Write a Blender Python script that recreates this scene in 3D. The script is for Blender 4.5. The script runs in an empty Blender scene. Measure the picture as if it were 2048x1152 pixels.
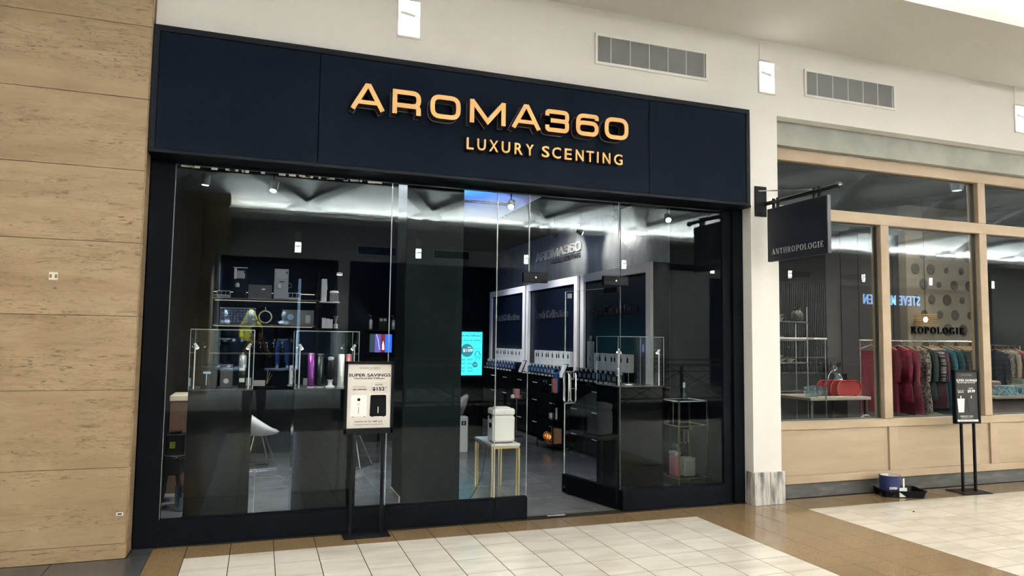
import bpy, bmesh, math, random
from mathutils import Vector, Matrix
random.seed(7)
PI = math.pi
sc = bpy.context.scene
C = sc.collection

# ------------------------------------------------------------------ camera
cam_d = bpy.data.cameras.new('camera'); cam = bpy.data.objects.new('camera', cam_d); C.objects.link(cam)
cam_d.sensor_width = 36.0; cam_d.lens = 1417.19 / 2048 * 36.0; cam_d.clip_start = 0.02; cam_d.clip_end = 200
yaw, pitch, roll = 0.3399082, 0.07297572, 0.01322882
f = Vector((math.sin(yaw) * math.cos(pitch), math.cos(yaw) * math.cos(pitch), math.sin(pitch)))
r = Vector((math.cos(yaw), -math.sin(yaw), 0)); u = r.cross(f)
r2 = math.cos(roll) * r + math.sin(roll) * u; u2 = -math.sin(roll) * r + math.cos(roll) * u
M = Matrix((r2, u2, -f)).transposed().to_4x4(); M.translation = Vector((0, -6.05, 1.6))
cam.matrix_world = M
sc.camera = cam

# ------------------------------------------------------------------ world, exposure
w = bpy.data.worlds.new('world'); sc.world = w; w.use_nodes = True
w.node_tree.nodes['Background'].inputs[0].default_value = (0.02, 0.022, 0.026, 1)
w.node_tree.nodes['Background'].inputs[1].default_value = 0.3
sc.view_settings.view_transform = 'Standard'; sc.view_settings.look = 'None'
sc.view_settings.exposure = 0.0; sc.view_settings.gamma = 1.0; sc.view_settings.use_curve_mapping = False
cy = sc.cycles
cy.max_bounces = 8; cy.diffuse_bounces = 4; cy.glossy_bounces = 5; cy.transmission_bounces = 4
cy.transparent_max_bounces = 24; cy.caustics_reflective = False; cy.caustics_refractive = False
cy.sample_clamp_indirect = 60.0; cy.use_denoising = True

def area_light(name, loc, rot, sx, sy, power, col=(1, 1, 1), spread=PI, parent=None):
    d = bpy.data.lights.new(name, 'AREA'); d.shape = 'RECTANGLE'; d.size = sx; d.size_y = sy
    d.energy = power; d.color = col; d.spread = spread
    o = bpy.data.objects.new(name, d); C.objects.link(o); o.location = loc; o.rotation_euler = rot; o.parent = parent
    return o
def spot_light(name, loc, target, power, angle=60, blend=.6, col=(1, 1, 1), size=.03, parent=None):
    d = bpy.data.lights.new(name, 'SPOT'); d.energy = power; d.spot_size = math.radians(angle); d.spot_blend = blend
    d.color = col; d.shadow_soft_size = size
    o = bpy.data.objects.new(name, d); C.objects.link(o); o.location = loc
    o.rotation_euler = (Vector(target) - Vector(loc)).to_track_quat('-Z', 'Y').to_euler(); o.parent = parent
    return o
WARM = (1.0, .93, .80); COOL = (.80, .90, 1.0)
# cove tubes hidden behind the lips of the two soffits (the mall's own light), plus an added uplight
area_light('cove_light', (14, -.62, 4.86), (PI + math.radians(35), 0, 0), 50, .06, 13500, (1, .985, .95))
area_light('cove_light', (14, -16.0, 5.24), (PI - math.radians(50), 0, 0), 50, .06, 15500, (1, .99, .96))
area_light('added_vault_uplight', (14, -15.45, 5.30), (PI - math.radians(42), 0, 0), 50, .06, 12500, (1, .99, .96), math.radians(72))  # added unseen uplight, spreads brightness over the middle of the vault
# rows of recessed downlights in the mall ceiling
for k in range(9):
    area_light('mall_downlight_lamp', (-5.2 + 3.76 * k, -6.7, 5.90), (0, 0, 0), .22, .22, 100, (1, .95, .86), math.radians(150))
# shop lamps (wash of the ceiling track and of the neighbour's ceiling)
area_light('shop_ceiling_lamp', (1.0, 2.0, 3.36), (0, 0, 0), .25, .25, 30, COOL)
area_light('shop_ceiling_lamp', (2.9, 3.4, 3.36), (0, 0, 0), .25, .25, 34, (.72, .84, 1.0))
area_light('shop_ceiling_lamp', (3.3, 6.4, 3.36), (0, 0, 0), .25, .25, 22, (.72, .84, 1.0))
area_light('neighbour_ceiling_lamp', (7.4, 2.2, 3.9), (0, 0, 0), .3, .3, 55, WARM)
area_light('neighbour_ceiling_lamp', (9.6, 2.0, 3.9), (0, 0, 0), .3, .3, 60, WARM)
area_light('neighbour_ceiling_lamp', (13.5, 3.4, 3.9), (0, 0, 0), .3, .3, 85, WARM)

# ------------------------------------------------------------------ materials
def lin(c):
    return tuple((x / 12.92 if x <= .04045 else ((x + .055) / 1.055) ** 2.4) for x in c)
def rgb(r_, g, b): return lin((r_ / 255, g / 255, b / 255))
MATS = {}
def mat(name, col, rough=.5, metal=0.0, emit=None, es=1.0, noise=None, bump=None, spec=.5, alt=None):
    """noise=(scale xyz, amount): mixes col with alt along a world-space noise"""
    if name in MATS: return MATS[name]
    m = bpy.data.materials.new(name); m.use_nodes = True; nt = m.node_tree; b = nt.nodes['Principled BSDF']
    b.inputs['Base Color'].default_value = (*col, 1); b.inputs['Roughness'].default_value = rough
    b.inputs['Metallic'].default_value = metal; b.inputs['Specular IOR Level'].default_value = spec
    if emit: b.inputs['Emission Color'].default_value = (*emit, 1); b.inputs['Emission Strength'].default_value = es
    if noise or bump:
        g = nt.nodes.new('ShaderNodeNewGeometry'); oi = nt.nodes.new('ShaderNodeObjectInfo')
        off = nt.nodes.new('ShaderNodeVectorMath'); off.operation = 'MULTIPLY_ADD'
        comb = nt.nodes.new('ShaderNodeCombineXYZ')
        for k in range(3): nt.links.new(oi.outputs['Random'], comb.inputs[k])
        off.inputs[1].default_value = (37, 53, 71)
        nt.links.new(comb.outputs[0], off.inputs[0]); nt.links.new(g.outputs['Position'], off.inputs[2])
    def nz(scale, detail=5, rough_=.55):
        mp = nt.nodes.new('ShaderNodeMapping'); mp.inputs['Scale'].default_value = scale
        nt.links.new(off.outputs[0], mp.inputs['Vector'])
        n = nt.nodes.new('ShaderNodeTexNoise'); n.inputs['Scale'].default_value = 1.0; n.inputs['Detail'].default_value = detail
        n.inputs['Roughness'].default_value = rough_
        nt.links.new(mp.outputs[0], n.inputs['Vector']); return n
    if noise:
        n = nz(noise[0]); rp = nt.nodes.new('ShaderNodeMapRange')
        rp.inputs['From Min'].default_value = noise[1]; rp.inputs['From Max'].default_value = noise[2]
        mx = nt.nodes.new('ShaderNodeMix'); mx.data_type = 'RGBA'
        nt.links.new(n.outputs['Fac'], rp.inputs['Value']); nt.links.new(rp.outputs[0], mx.inputs['Factor'])
        mx.inputs['A'].default_value = (*col, 1); mx.inputs['B'].default_value = (*(alt or col), 1)
        nt.links.new(mx.outputs['Result'], b.inputs['Base Color'])
        m['mix'] = mx.name
    if bump:
        n = nz(bump[0]); bp = nt.nodes.new('ShaderNodeBump'); bp.inputs['Strength'].default_value = bump[1]
        bp.inputs['Distance'].default_value = bump[2]
        nt.links.new(n.outputs['Fac'], bp.inputs['Height']); nt.links.new(bp.outputs[0], b.inputs['Normal'])
    MATS[name] = m; return m
def glass_mat(name, tint=(.95, .97, .97), k=.80, add=0.0):
    m = bpy.data.materials.new(name); m.use_nodes = True; nt = m.node_tree
    nt.nodes.remove(nt.nodes['Principled BSDF']); out = nt.nodes['Material Output']
    t = nt.nodes.new('ShaderNodeBsdfTransparent'); t.inputs[0].default_value = (*tint, 1)
    g = nt.nodes.new('ShaderNodeBsdfGlossy'); g.inputs['Roughness'].default_value = 0.0; g.inputs['Color'].default_value = (.80, .94, 1, 1)
    fr = nt.nodes.new('ShaderNodeFresnel'); ge = nt.nodes.new('ShaderNodeNewGeometry')
    io = nt.nodes.new('ShaderNodeMath'); io.operation = 'MULTIPLY_ADD'; io.inputs[1].default_value = 1 / 1.5 - 1.5; io.inputs[2].default_value = 1.5
    nt.links.new(ge.outputs['Backfacing'], io.inputs[0]); nt.links.new(io.outputs[0], fr.inputs['IOR'])   # same sheet seen from either side
    ml = nt.nodes.new('ShaderNodeMath'); ml.operation = 'MULTIPLY_ADD'; ml.use_clamp = True
    ml.inputs[1].default_value = k; ml.inputs[2].default_value = add
    mx = nt.nodes.new('ShaderNodeMixShader')
    nt.links.new(fr.outputs[0], ml.inputs[0]); nt.links.new(ml.outputs[0], mx.inputs[0])
    nt.links.new(t.outputs[0], mx.inputs[1]); nt.links.new(g.outputs[0], mx.inputs[2]); nt.links.new(mx.outputs[0], out.inputs[0])
    MATS[name] = m; return m
glass = glass_mat('clear_glass')
glass_thin = glass_mat('vitrine_glass', (.96, .98, .98), 1.2)
glass_bot = glass_mat('bottle_glass', (.78, .84, .88), 2.5)
glass_edge = mat('glass_edge', (.46, .54, .54), .18, spec=1.0)
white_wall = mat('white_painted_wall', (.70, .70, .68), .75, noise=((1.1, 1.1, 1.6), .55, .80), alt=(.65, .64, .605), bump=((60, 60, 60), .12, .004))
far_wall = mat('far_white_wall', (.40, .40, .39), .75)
led_near = mat('near_sconce_diffuser', (.95, .94, .9), .5, emit=(1, .98, .93), es=7)
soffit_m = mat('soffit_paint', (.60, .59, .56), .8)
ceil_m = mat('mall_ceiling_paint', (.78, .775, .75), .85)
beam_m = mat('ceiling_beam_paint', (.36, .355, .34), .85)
black_frame = mat('black_powdercoat', (.003, .004, .006), .55, spec=.03)
fascia_m = mat('charcoal_fascia', (.0032, .0062, .0125), .55, spec=.03, bump=((3, 3, 3), .02, .01))
fascia_edge = mat('charcoal_trim', (.004, .006, .010), .5, spec=.10)
gold_face = mat('gold_letter_face', rgb(214, 164, 98), .42)
letter_side = mat('letter_return', (.022, .012, .009), .5)
acrylic = mat('letter_backer', (.20, .19, .24), .3)
trav = mat('travertine', rgb(146, 125, 97), .5, noise=((.9, .9, 7), .40, .72), alt=rgb(126, 104, 76))
def travertine_detail(m):
    nt = m.node_tree; b = nt.nodes['Principled BSDF']; mx = nt.nodes[m['mix']]
    base_vec = [n for n in nt.nodes if n.type == 'VECT_MATH'][0]
    def branch(scale, lo, hi, colr, amt, detail=7):
        mp = nt.nodes.new('ShaderNodeMapping'); mp.inputs['Scale'].default_value = scale
        nt.links.new(base_vec.outputs[0], mp.inputs['Vector'])
        n = nt.nodes.new('ShaderNodeTexNoise'); n.inputs['Scale'].default_value = 1; n.inputs['Detail'].default_value = detail
        n.inputs['Roughness'].default_value = .68; n.inputs['Distortion'].default_value = .5
        nt.links.new(mp.outputs[0], n.inputs['Vector'])
        rp = nt.nodes.new('ShaderNodeMapRange'); rp.inputs['From Min'].default_value = lo; rp.inputs['From Max'].default_value = hi
        rp.inputs['To Max'].default_value = amt
        nt.links.new(n.outputs['Fac'], rp.inputs['Value'])
        return n, rp
    last = mx.outputs['Result']
    mk, mrp = branch((.55, .55, 5.5), .38, .58, None, 1.0, 4); mk.inputs['Distortion'].default_value = .2
    for sca, lo, hi, colr, amt, dist in (((1.6, 1.6, 5), .48, .72, rgb(164, 145, 116), .6, .6), ((3.6, 3.6, 24), .51, .66, rgb(98, 75, 48), .68, 1.4), ((8, 8, 44), .565, .63, rgb(66, 48, 30), .85, 1.6), ((16, 16, 55), .62, .66, rgb(48, 35, 24), .9, .4)):
        n, rp = branch(sca, lo, hi, colr, amt); n.inputs['Distortion'].default_value = dist
        fac = rp.outputs[0]
        if sca[2] > 10:
            mu = nt.nodes.new('ShaderNodeMath'); mu.operation = 'MULTIPLY'; nt.links.new(rp.outputs[0], mu.inputs[0]); nt.links.new(mrp.outputs[0], mu.inputs[1]); fac = mu.outputs[0]
        m2 = nt.nodes.new('ShaderNodeMix'); m2.data_type = 'RGBA'
        nt.links.new(fac, m2.inputs['Factor']); nt.links.new(last, m2.inputs['A']); m2.inputs['B'].default_value = (*colr, 1)
        last = m2.outputs['Result']
    nt.links.new(last, b.inputs['Base Color'])
    bp = nt.nodes.new('ShaderNodeBump'); bp.inputs['Strength'].default_value = .25; bp.inputs['Distance'].default_value = .004; bp.invert = True
    nt.links.new(rp.outputs[0], bp.inputs['Height']); nt.links.new(bp.outputs[0], b.inputs['Normal'])
travertine_detail(trav)
tile_w = mat('white_marble_tile', rgb(205, 200, 188), .14, noise=((1.6, 7, 5), .42, .74), alt=rgb(184, 178, 164))
tile_b = mat('brown_granite_tile', rgb(140, 118, 88), .14, noise=((260, 260, 260), .40, .62), alt=rgb(104, 84, 58))
tile_g = mat('dark_grey_tile', rgb(72, 74, 76), .25, noise=((5, 5, 5), .4, .7), alt=rgb(52, 54, 56))
grout_m = mat('dark_grout', (.022, .018, .014), .9, spec=.05)
shop_tile = mat('slate_porcelain_tile', (.12, .125, .13), .24, noise=((3, 3, 3), .35, .7), alt=(.16, .165, .17))
grout_l = mat('light_grout', (.26, .27, .28), .7)
marble = mat('grey_veined_marble', (.52, .51, .48), .3, noise=((14, 14, 2.2), .46, .62), alt=(.10, .10, .105))
plinth_m = mat('dark_marble_plinth', (.060, .062, .058), .4, spec=.2, noise=((4, 4, 20), .45, .75), alt=(.115, .115, .11))
wood = mat('blond_oak', rgb(163, 147, 125), .5, noise=((1.0, 3, 9), .38, .75), alt=rgb(152, 133, 108))
wood2 = mat('blond_oak_frame', rgb(166, 148, 126), .5, noise=((2, 3, 5), .4, .75), alt=rgb(155, 136, 112))
concrete = mat('grey_concrete', (.35, .36, .33), .8, noise=((3, 3, 3), .35, .75), alt=(.25, .26, .24))
black_gloss = mat('black_gloss_laminate', (.003, .004, .005), .09, spec=.2)
black_sat = mat('black_satin', (.0035, .004, .006), .5, spec=.10)
black_matte = mat('black_matte', (.005, .006, .008), .9, spec=.1)
dark_wall = mat('shop_dark_wall', (.003, .005, .008), .7, spec=.05)
plaster_g = mat('grey_brushed_plaster', (.22, .23, .235), .33, noise=((5, 5, 2.2), .35, .75), alt=(.13, .135, .14), bump=((14, 14, 6), .35, .03))
navy = mat('navy_panel', (.0022, .006, .018), .4)
white_sat = mat('white_satin', (.72, .72, .70), .4)
white_gl = mat('white_gloss', (.78, .79, .78), .2)
grey_pl = mat('grey_plastic', (.32, .33, .34), .4)
chrome = mat('brushed_steel', (.62, .63, .64), .25, 1.0)
brass = mat('brass', (.50, .43, .22), .32, 1.0)
purple = mat('purple_metal', (.16, .03, .20), .28, .6)
silver = mat('silver_metal', (.55, .60, .58), .30, .5)
rosy = mat('dusty_rose', (.36, .11, .13), .4)
green_bk = mat('green_black_metal', (.006, .014, .013), .3, .3)
text_blk = mat('black_ink', (.004, .004, .005), .6, spec=.05)
text_grey = mat('grey_ink', (.22, .21, .20), .5)
text_wht = mat('white_ink', (.82, .82, .80), .5)
paper = mat('cream_poster_paper', (.60, .58, .54), .45)
paper_d = mat('charcoal_poster_paper', (.042, .039, .040), .5, spec=.1)
led = mat('led_white', (.9, .9, .9), .5, emit=(1, 1, .97), es=9)
led_warm = mat('led_warm', (.9, .9, .8), .5, emit=(1, .95, .70), es=.7)
led_panel = mat('sconce_diffuser', (.95, .94, .9), .5, emit=(1, .98, .93), es=46)
spot_em = mat('spot_lens', (.9, .9, 1), .4, emit=(.82, .92, 1), es=40)
spot_em2 = mat('spot_lens_dim', (.9, .9, 1), .4, emit=(.9, .95, 1), es=14)
dl_em = mat('downlight_lens', (1, 1, 1), .4, emit=(1, .97, .9), es=18)
skin_m = mat('skin', (.42, .25, .17), .5)

# ------------------------------------------------------------------ mesh helper
ORD = 'first second third fourth fifth sixth seventh eighth ninth tenth eleventh twelfth'.split()
class MB:
    def __init__(s): s.v = []; s.f = []; s.m = []; s.s = []
    def add(s, vs, fs, mi=0, sm=False):
        o = len(s.v); s.v += [tuple(p) for p in vs]
        for q in fs: s.f.append(tuple(o + i for i in q)); s.m.append(mi); s.s.append(sm)
        return s
    def box(s, x0, x1, y0, y1, z0, z1, c=0, mi=0):
        if x1 < x0: x0, x1 = x1, x0
        if y1 < y0: y0, y1 = y1, y0
        if z1 < z0: z0, z1 = z1, z0
        if c <= 0:
            vs = [(x, y, z) for z in (z0, z1) for y in (y0, y1) for x in (x0, x1)]
            return s.add(vs, [(0, 2, 3, 1), (4, 5, 7, 6), (0, 1, 5, 4), (2, 6, 7, 3), (0, 4, 6, 2), (1, 3, 7, 5)], mi)
        lo = (x0, y0, z0); hi = (x1, y1, z1); c = min(c, (x1 - x0) * .49, (y1 - y0) * .49, (z1 - z0) * .49)
        idx = {}; vs = []
        for sx in (0, 1):
            for sy in (0, 1):
                for sz in (0, 1):
                    sg = (sx, sy, sz)
                    for a in range(3):
                        p = []
                        for k in range(3):
                            val = hi[k] if sg[k] else lo[k]
                            if k != a: val += -c if sg[k] else c
                            p.append(val)
                        idx[(sg, a)] = len(vs); vs.append(p)
        fs = []
        for a in range(3):
            b, d = (a + 1) % 3, (a + 2) % 3
            for sa in (0, 1):
                q = []
                for sb, sd in ((0, 0), (1, 0), (1, 1), (0, 1)):
                    g = [0, 0, 0]; g[a] = sa; g[b] = sb; g[d] = sd; q.append(idx[(tuple(g), a)])
                fs.append(tuple(q if sa else q[::-1]))
            for sb in (0, 1):
                for sd in (0, 1):   # edge along a between faces b and d
                    g0 = [0, 0, 0]; g0[b] = sb; g0[d] = sd; g1 = list(g0); g1[a] = 1
                    q = [idx[(tuple(g0), b)], idx[(tuple(g1), b)], idx[(tuple(g1), d)], idx[(tuple(g0), d)]]
                    fs.append(tuple(q if (sb != sd) else q[::-1]))
        for sx in (0, 1):
            for sy in (0, 1):
                for sz in (0, 1):
                    g = (sx, sy, sz); q = [idx[(g, 0)], idx[(g, 1)], idx[(g, 2)]]
                    fs.append(tuple(q if (sx + sy + sz) % 2 else q[::-1]))
        return s.add(vs, fs, mi)
    def tube(s, pts, rad, n=8, mi=0, closed=False, caps=True):
        pts = [Vector(p) for p in pts]; k = len(pts); vs = []
        rr = rad if isinstance(rad, (list, tuple)) else [rad] * k
        ref = None
        for i, p in enumerate(pts):
            if closed: t = (pts[(i + 1) % k] - pts[i - 1])
            else: t = (pts[min(i + 1, k - 1)] - pts[max(i - 1, 0)])
            if t.length < 1e-9: t = Vector((0, 0, 1))
            t.normalize()
            if ref is None:
                ref = Vector((0, 0, 1)) if abs(t.z) < .9 else Vector((1, 0, 0))
            a = t.cross(ref)
            if a.length < 1e-4: a = t.cross(Vector((0, 1, 0)))
            a.normalize(); b = t.cross(a).normalized(); ref = -b if False else ref
            for j in range(n):
                an = 2 * PI * j / n
                vs.append(p + rr[i] * (math.cos(an) * a + math.sin(an) * b))
        fs = []
        for i in range(k if closed else k - 1):
            i2 = (i + 1) % k
            for j in range(n):
                j2 = (j + 1) % n
                fs.append((i * n + j, i * n + j2, i2 * n + j2, i2 * n + j))
        if caps and not closed:
            fs.append(tuple(range(n))[::-1]); fs.append(tuple((k - 1) * n + j for j in range(n)))
        return s.add(vs, fs, mi, True)
    def lathe(s, prof, c=(0, 0, 0), n=20, mi=0, sx=1, sy=1, axis='z'):
        vs = []; m = len(prof)
        for rad, h in prof:
            for j in range(n):
                an = 2 * PI * j / n; x, y = rad * math.cos(an) * sx, rad * math.sin(an) * sy
                if axis == 'z': vs.append((c[0] + x, c[1] + y, c[2] + h))
                elif axis == 'y': vs.append((c[0] + x, c[1] + h, c[2] + y))
                else: vs.append((c[0] + h, c[1] + x, c[2] + y))
        fs = []
        for i in range(m - 1):
            for j in range(n):
                j2 = (j + 1) % n
                fs.append((i * n + j, i * n + j2, (i + 1) * n + j2, (i + 1) * n + j))
        fs.append(tuple(range(n))[::-1]); fs.append(tuple((m - 1) * n + j for j in range(n)))
        return s.add(vs, fs, mi, True)
    def prism(s, poly, z0, z1, mi=0, T=None):
        n = len(poly); vs = [(x, y, z0) for x, y in poly] + [(x, y, z1) for x, y in poly]
        if T: vs = [T(*p) for p in vs]
        fs = [tuple(range(n))[::-1], tuple(range(n, 2 * n))] + [(i, (i + 1) % n, n + (i + 1) % n, n + i) for i in range(n)]
        return s.add(vs, fs, mi)
    def ell(s, c, rx, ry, rz, n=14, m=8, mi=0):
        prof = [(math.sin(PI * i / m) + 1e-4, -math.cos(PI * i / m)) for i in range(m + 1)]
        vs = []
        for rad, h in prof:
            for j in range(n):
                an = 2 * PI * j / n; vs.append((c[0] + rx * rad * math.cos(an), c[1] + ry * rad * math.sin(an), c[2] + rz * h))
        fs = [(i * n + j, i * n + (j + 1) % n, (i + 1) * n + (j + 1) % n, (i + 1) * n + j) for i in range(m) for j in range(n)]
        return s.add(vs, fs, mi, True)
    def mesh(s, name):
        me = bpy.data.meshes.new(name); me.from_pydata(s.v, [], s.f)
        me.polygons.foreach_set('material_index', s.m); me.polygons.foreach_set('use_smooth', s.s); me.update()
        bm = bmesh.new(); bm.from_mesh(me); bmesh.ops.recalc_face_normals(bm, faces=bm.faces); bm.to_mesh(me); bm.free()
        return me
    def build(s, name, mats, parent=None, loc=None, rot=None):
        me = s.mesh(name)
        for m in (mats if isinstance(mats, (list, tuple)) else [mats]): me.materials.append(m)
        if any(s.s): 
            try: me.set_sharp_from_angle(angle=math.radians(40))
            except Exception: pass
        o = bpy.data.objects.new(name, me); C.objects.link(o); o.parent = parent
        if loc: o.location = loc
        if rot: o.rotation_euler = rot
        return o
def bx(name, m, parent, *a, c=0): return MB().box(*a, c=c).build(name, m, parent)
def obj_of(me, name, parent=None, loc=(0, 0, 0)):
    o = bpy.data.objects.new(name, me); C.objects.link(o); o.parent = parent; o.location = loc; return o
def thing(name, label, cat, loc=(0, 0, 0), rz=0, group=None):
    o = bpy.data.objects.new(name, None); C.objects.link(o); o.empty_display_size = .1
    o.location = loc; o.rotation_euler = (0, 0, rz); o['label'] = label; o['category'] = cat
    if group: o['group'] = group
    return o
def tag(o, label, cat, group=None):
    o['label'] = label; o['category'] = cat
    if group: o['group'] = group
    return o
def struct(o, label=None):
    o['kind'] = 'structure'
    if label: o['label'] = label
    return o
def sroot(name, label=None):
    o = bpy.data.objects.new(name, None); C.objects.link(o); o['kind'] = 'structure'
    if label: o['label'] = label
    return o
def stuff(o): o['kind'] = 'stuff'; return o
KIDS = {}
def copy_tree(root, loc, rz=None, label=None, group=None):
    def rec(o, par):
        c = o.copy(); C.objects.link(c)
        if par: c.parent = par
        for ch in [x for x in list(o.children)]: rec(ch, c)
        return c
    c = rec(root, None); c.location = loc
    if rz is not None: c.rotation_euler = (0, 0, rz)
    if label: c['label'] = label
    if group: c['group'] = group
    return c

# ------------------------------------------------------------------ lettering
def font_mesh(body, bold=0.0, depth=.02, spacing=1.0):
    cu = bpy.data.curves.new('lettering', 'FONT'); cu.body = body; cu.extrude = depth / 2; cu.offset = bold; cu.space_character = spacing
    cu.resolution_u = 3
    o = bpy.data.objects.new('lettering', cu); C.objects.link(o)
    dg = bpy.context.evaluated_depsgraph_get(); dg.update()
    me = bpy.data.meshes.new_from_object(o.evaluated_get(dg)); bpy.data.objects.remove(o); bpy.data.curves.remove(cu)
    return me
def place2d(me, x0, x1, y0, y1, O, U, V, d0, d1, keep=False, cap=None):
    """fit the mesh's 2D outline into [x0,x1]x[y0,y1] of the plane O,U,V; depth from d0 to d1 along N=UxV. cap: ignore descenders by using this (ymin,ymax) of the source"""
    xs = [v.co.x for v in me.vertices]; ys = [v.co.y for v in me.vertices]; zs = [v.co.z for v in me.vertices]
    ax, bx_ = min(xs), max(xs); ay, by = cap if cap else (min(ys), max(ys)); az, bz = min(zs), max(zs)
    O = Vector(O); U = Vector(U); V = Vector(V); N = U.cross(V)
    for v in me.vertices:
        tx = (v.co.x - ax) / max(bx_ - ax, 1e-6); ty = (v.co.y - ay) / max(by - ay, 1e-6); tz = (v.co.z - az) / max(bz - az, 1e-6)
        v.co = O + U * (x0 + tx * (x1 - x0)) + V * (y0 + ty * (y1 - y0)) + N * (d0 + tz * (d1 - d0))
    me.update(); return me
def label_text(body, m, parent, x0, x1, z0, z1, O=(0, 0, 0), U=(1, 0, 0), V=(0, 0, 1), d0=0.0, d1=.0015, bold=0.0, spacing=1.0, name='lettering', cap=None):
    me = place2d(font_mesh(body, bold, .02, spacing), x0, x1, z0, z1, O, U, V, d0, d1, cap=cap)
    me.materials.clear(); me.materials.append(m); me.name = name
    return obj_of(me, name, parent)
def stroke(mb, pts, wd, closed=False, d0=0, d1=1, mi=0, T=None, cut=None):
    """mitred thick polyline in 2D, extruded"""
    P = [Vector(p) for p in pts]; n = len(P); L = []; R_ = []
    wds = [wd[min(len(wd) - 1, round(i * (len(wd) - 1) / max(n - 1, 1)))] for i in range(n)] if isinstance(wd, (list, tuple)) else [wd] * n
    for i in range(n):
        if closed: a = (P[i] - P[i - 1]).normalized(); b = (P[(i + 1) % n] - P[i]).normalized()
        else:
            a = (P[i] - P[i - 1]).normalized() if i else (P[1] - P[0]).normalized()
            b = (P[i + 1] - P[i]).normalized() if i < n - 1 else a
        na = Vector((-a.y, a.x)); nb = Vector((-b.y, b.x)); mm = (na + nb)
        if mm.length < 1e-5: mm = na
        mm.normalize(); k = 1 / max(.4, mm.dot(na)); h = wds[i] / 2 * k
        L.append(P[i] + mm * h); R_.append(P[i] - mm * h)
    vs = []
    for d in (d0, d1):
        for p in L: vs.append((p.x, p.y, d))
        for p in R_: vs.append((p.x, p.y, d))
    if T: vs = [T(*p) for p in vs]
    fs = []; m2 = 2 * n
    for i in range(n if closed else n - 1):
        j = (i + 1) % n
        fs += [(i, j, n + j, n + i), (m2 + i, m2 + n + i, m2 + n + j, m2 + j), (i, m2 + i, m2 + j, j), (n + i, n + j, m2 + n + j, m2 + n + i)]
    if not closed:
        fs += [(0, n, m2 + n, m2), (n - 1, m2 + n - 1, m2 + 2 * n - 1, 2 * n - 1)]
    return mb.add(vs, fs, mi)
def rpath(pts, rad, closed=False, seg=5):
    """round the corners of a polyline"""
    P = [Vector(p) for p in pts]; n = len(P); out = []
    for i in range(n):
        if not closed and i in (0, n - 1): out.append(P[i]); continue
        a = P[i - 1] - P[i]; b = P[(i + 1) % n] - P[i]
        rr = min(rad, a.length * .5, b.length * .5)
        p0 = P[i] + a.normalized() * rr; p1 = P[i] + b.normalized() * rr
        for k in range(seg + 1):
            t = k / seg; out.append((1 - t) ** 2 * p0 + 2 * t * (1 - t) * P[i] + t * t * p1)
    return out
def wide_letter(ch, W, H, s):
    """extended grotesque capitals, W x H with stroke s: list of (points, width, closed)"""
    h = s / 2; rc = H * .32
    if ch == 'A':
        return [([(h * .9, 0), (W / 2 - h * .55, H - h * .2), (W / 2 + h * .55, H - h * .2), (W - h * .9, 0)], s * .98, False), ([(W * .22, H * .30), (W * .78, H * .30)], s * .85, False)]
    if ch == 'R':
        return [([(h, 0), (h, H)], s, False), (rpath([(h, H - h), (W - h, H - h), (W - h, H * .36), (h, H * .36)], rc * .8), s, False), (rpath([(W * .62, H * .36), (W - h, H * .36), (W - h, 0)], rc * .5), s, False)]
    if ch in 'O0':
        return [(rpath([(h, h), (W - h, h), (W - h, H - h), (h, H - h)], rc, True), s, True)]
    if ch == 'M':
        return [([(h, 0), (h, H)], s, False), ([(W - h, 0), (W - h, H)], s, False), ([(h * .9, H - h * .4), (W / 2, h * 1.1), (W - h * .9, H - h * .4)], s * .98, False)]
    if ch == '3':
        return [(rpath([(h, H * .70), (h, H - h), (W - h, H - h), (W - h, H * .51), (W * .22, H * .51)], rc * .5), s, False), (rpath([(W * .22, H * .51), (W - h, H * .51), (W - h, h), (h, h), (h, H * .30)], rc * .5), s, False)]
    if ch == '6':
        return [(rpath([(W - h, H * .74), (W - h, H - h), (h, H - h), (h, H * .3)], rc), s, False), (rpath([(h, h), (W - h, h), (W - h, H * .59), (h, H * .59)], rc * .8, True), s, True)]
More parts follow.
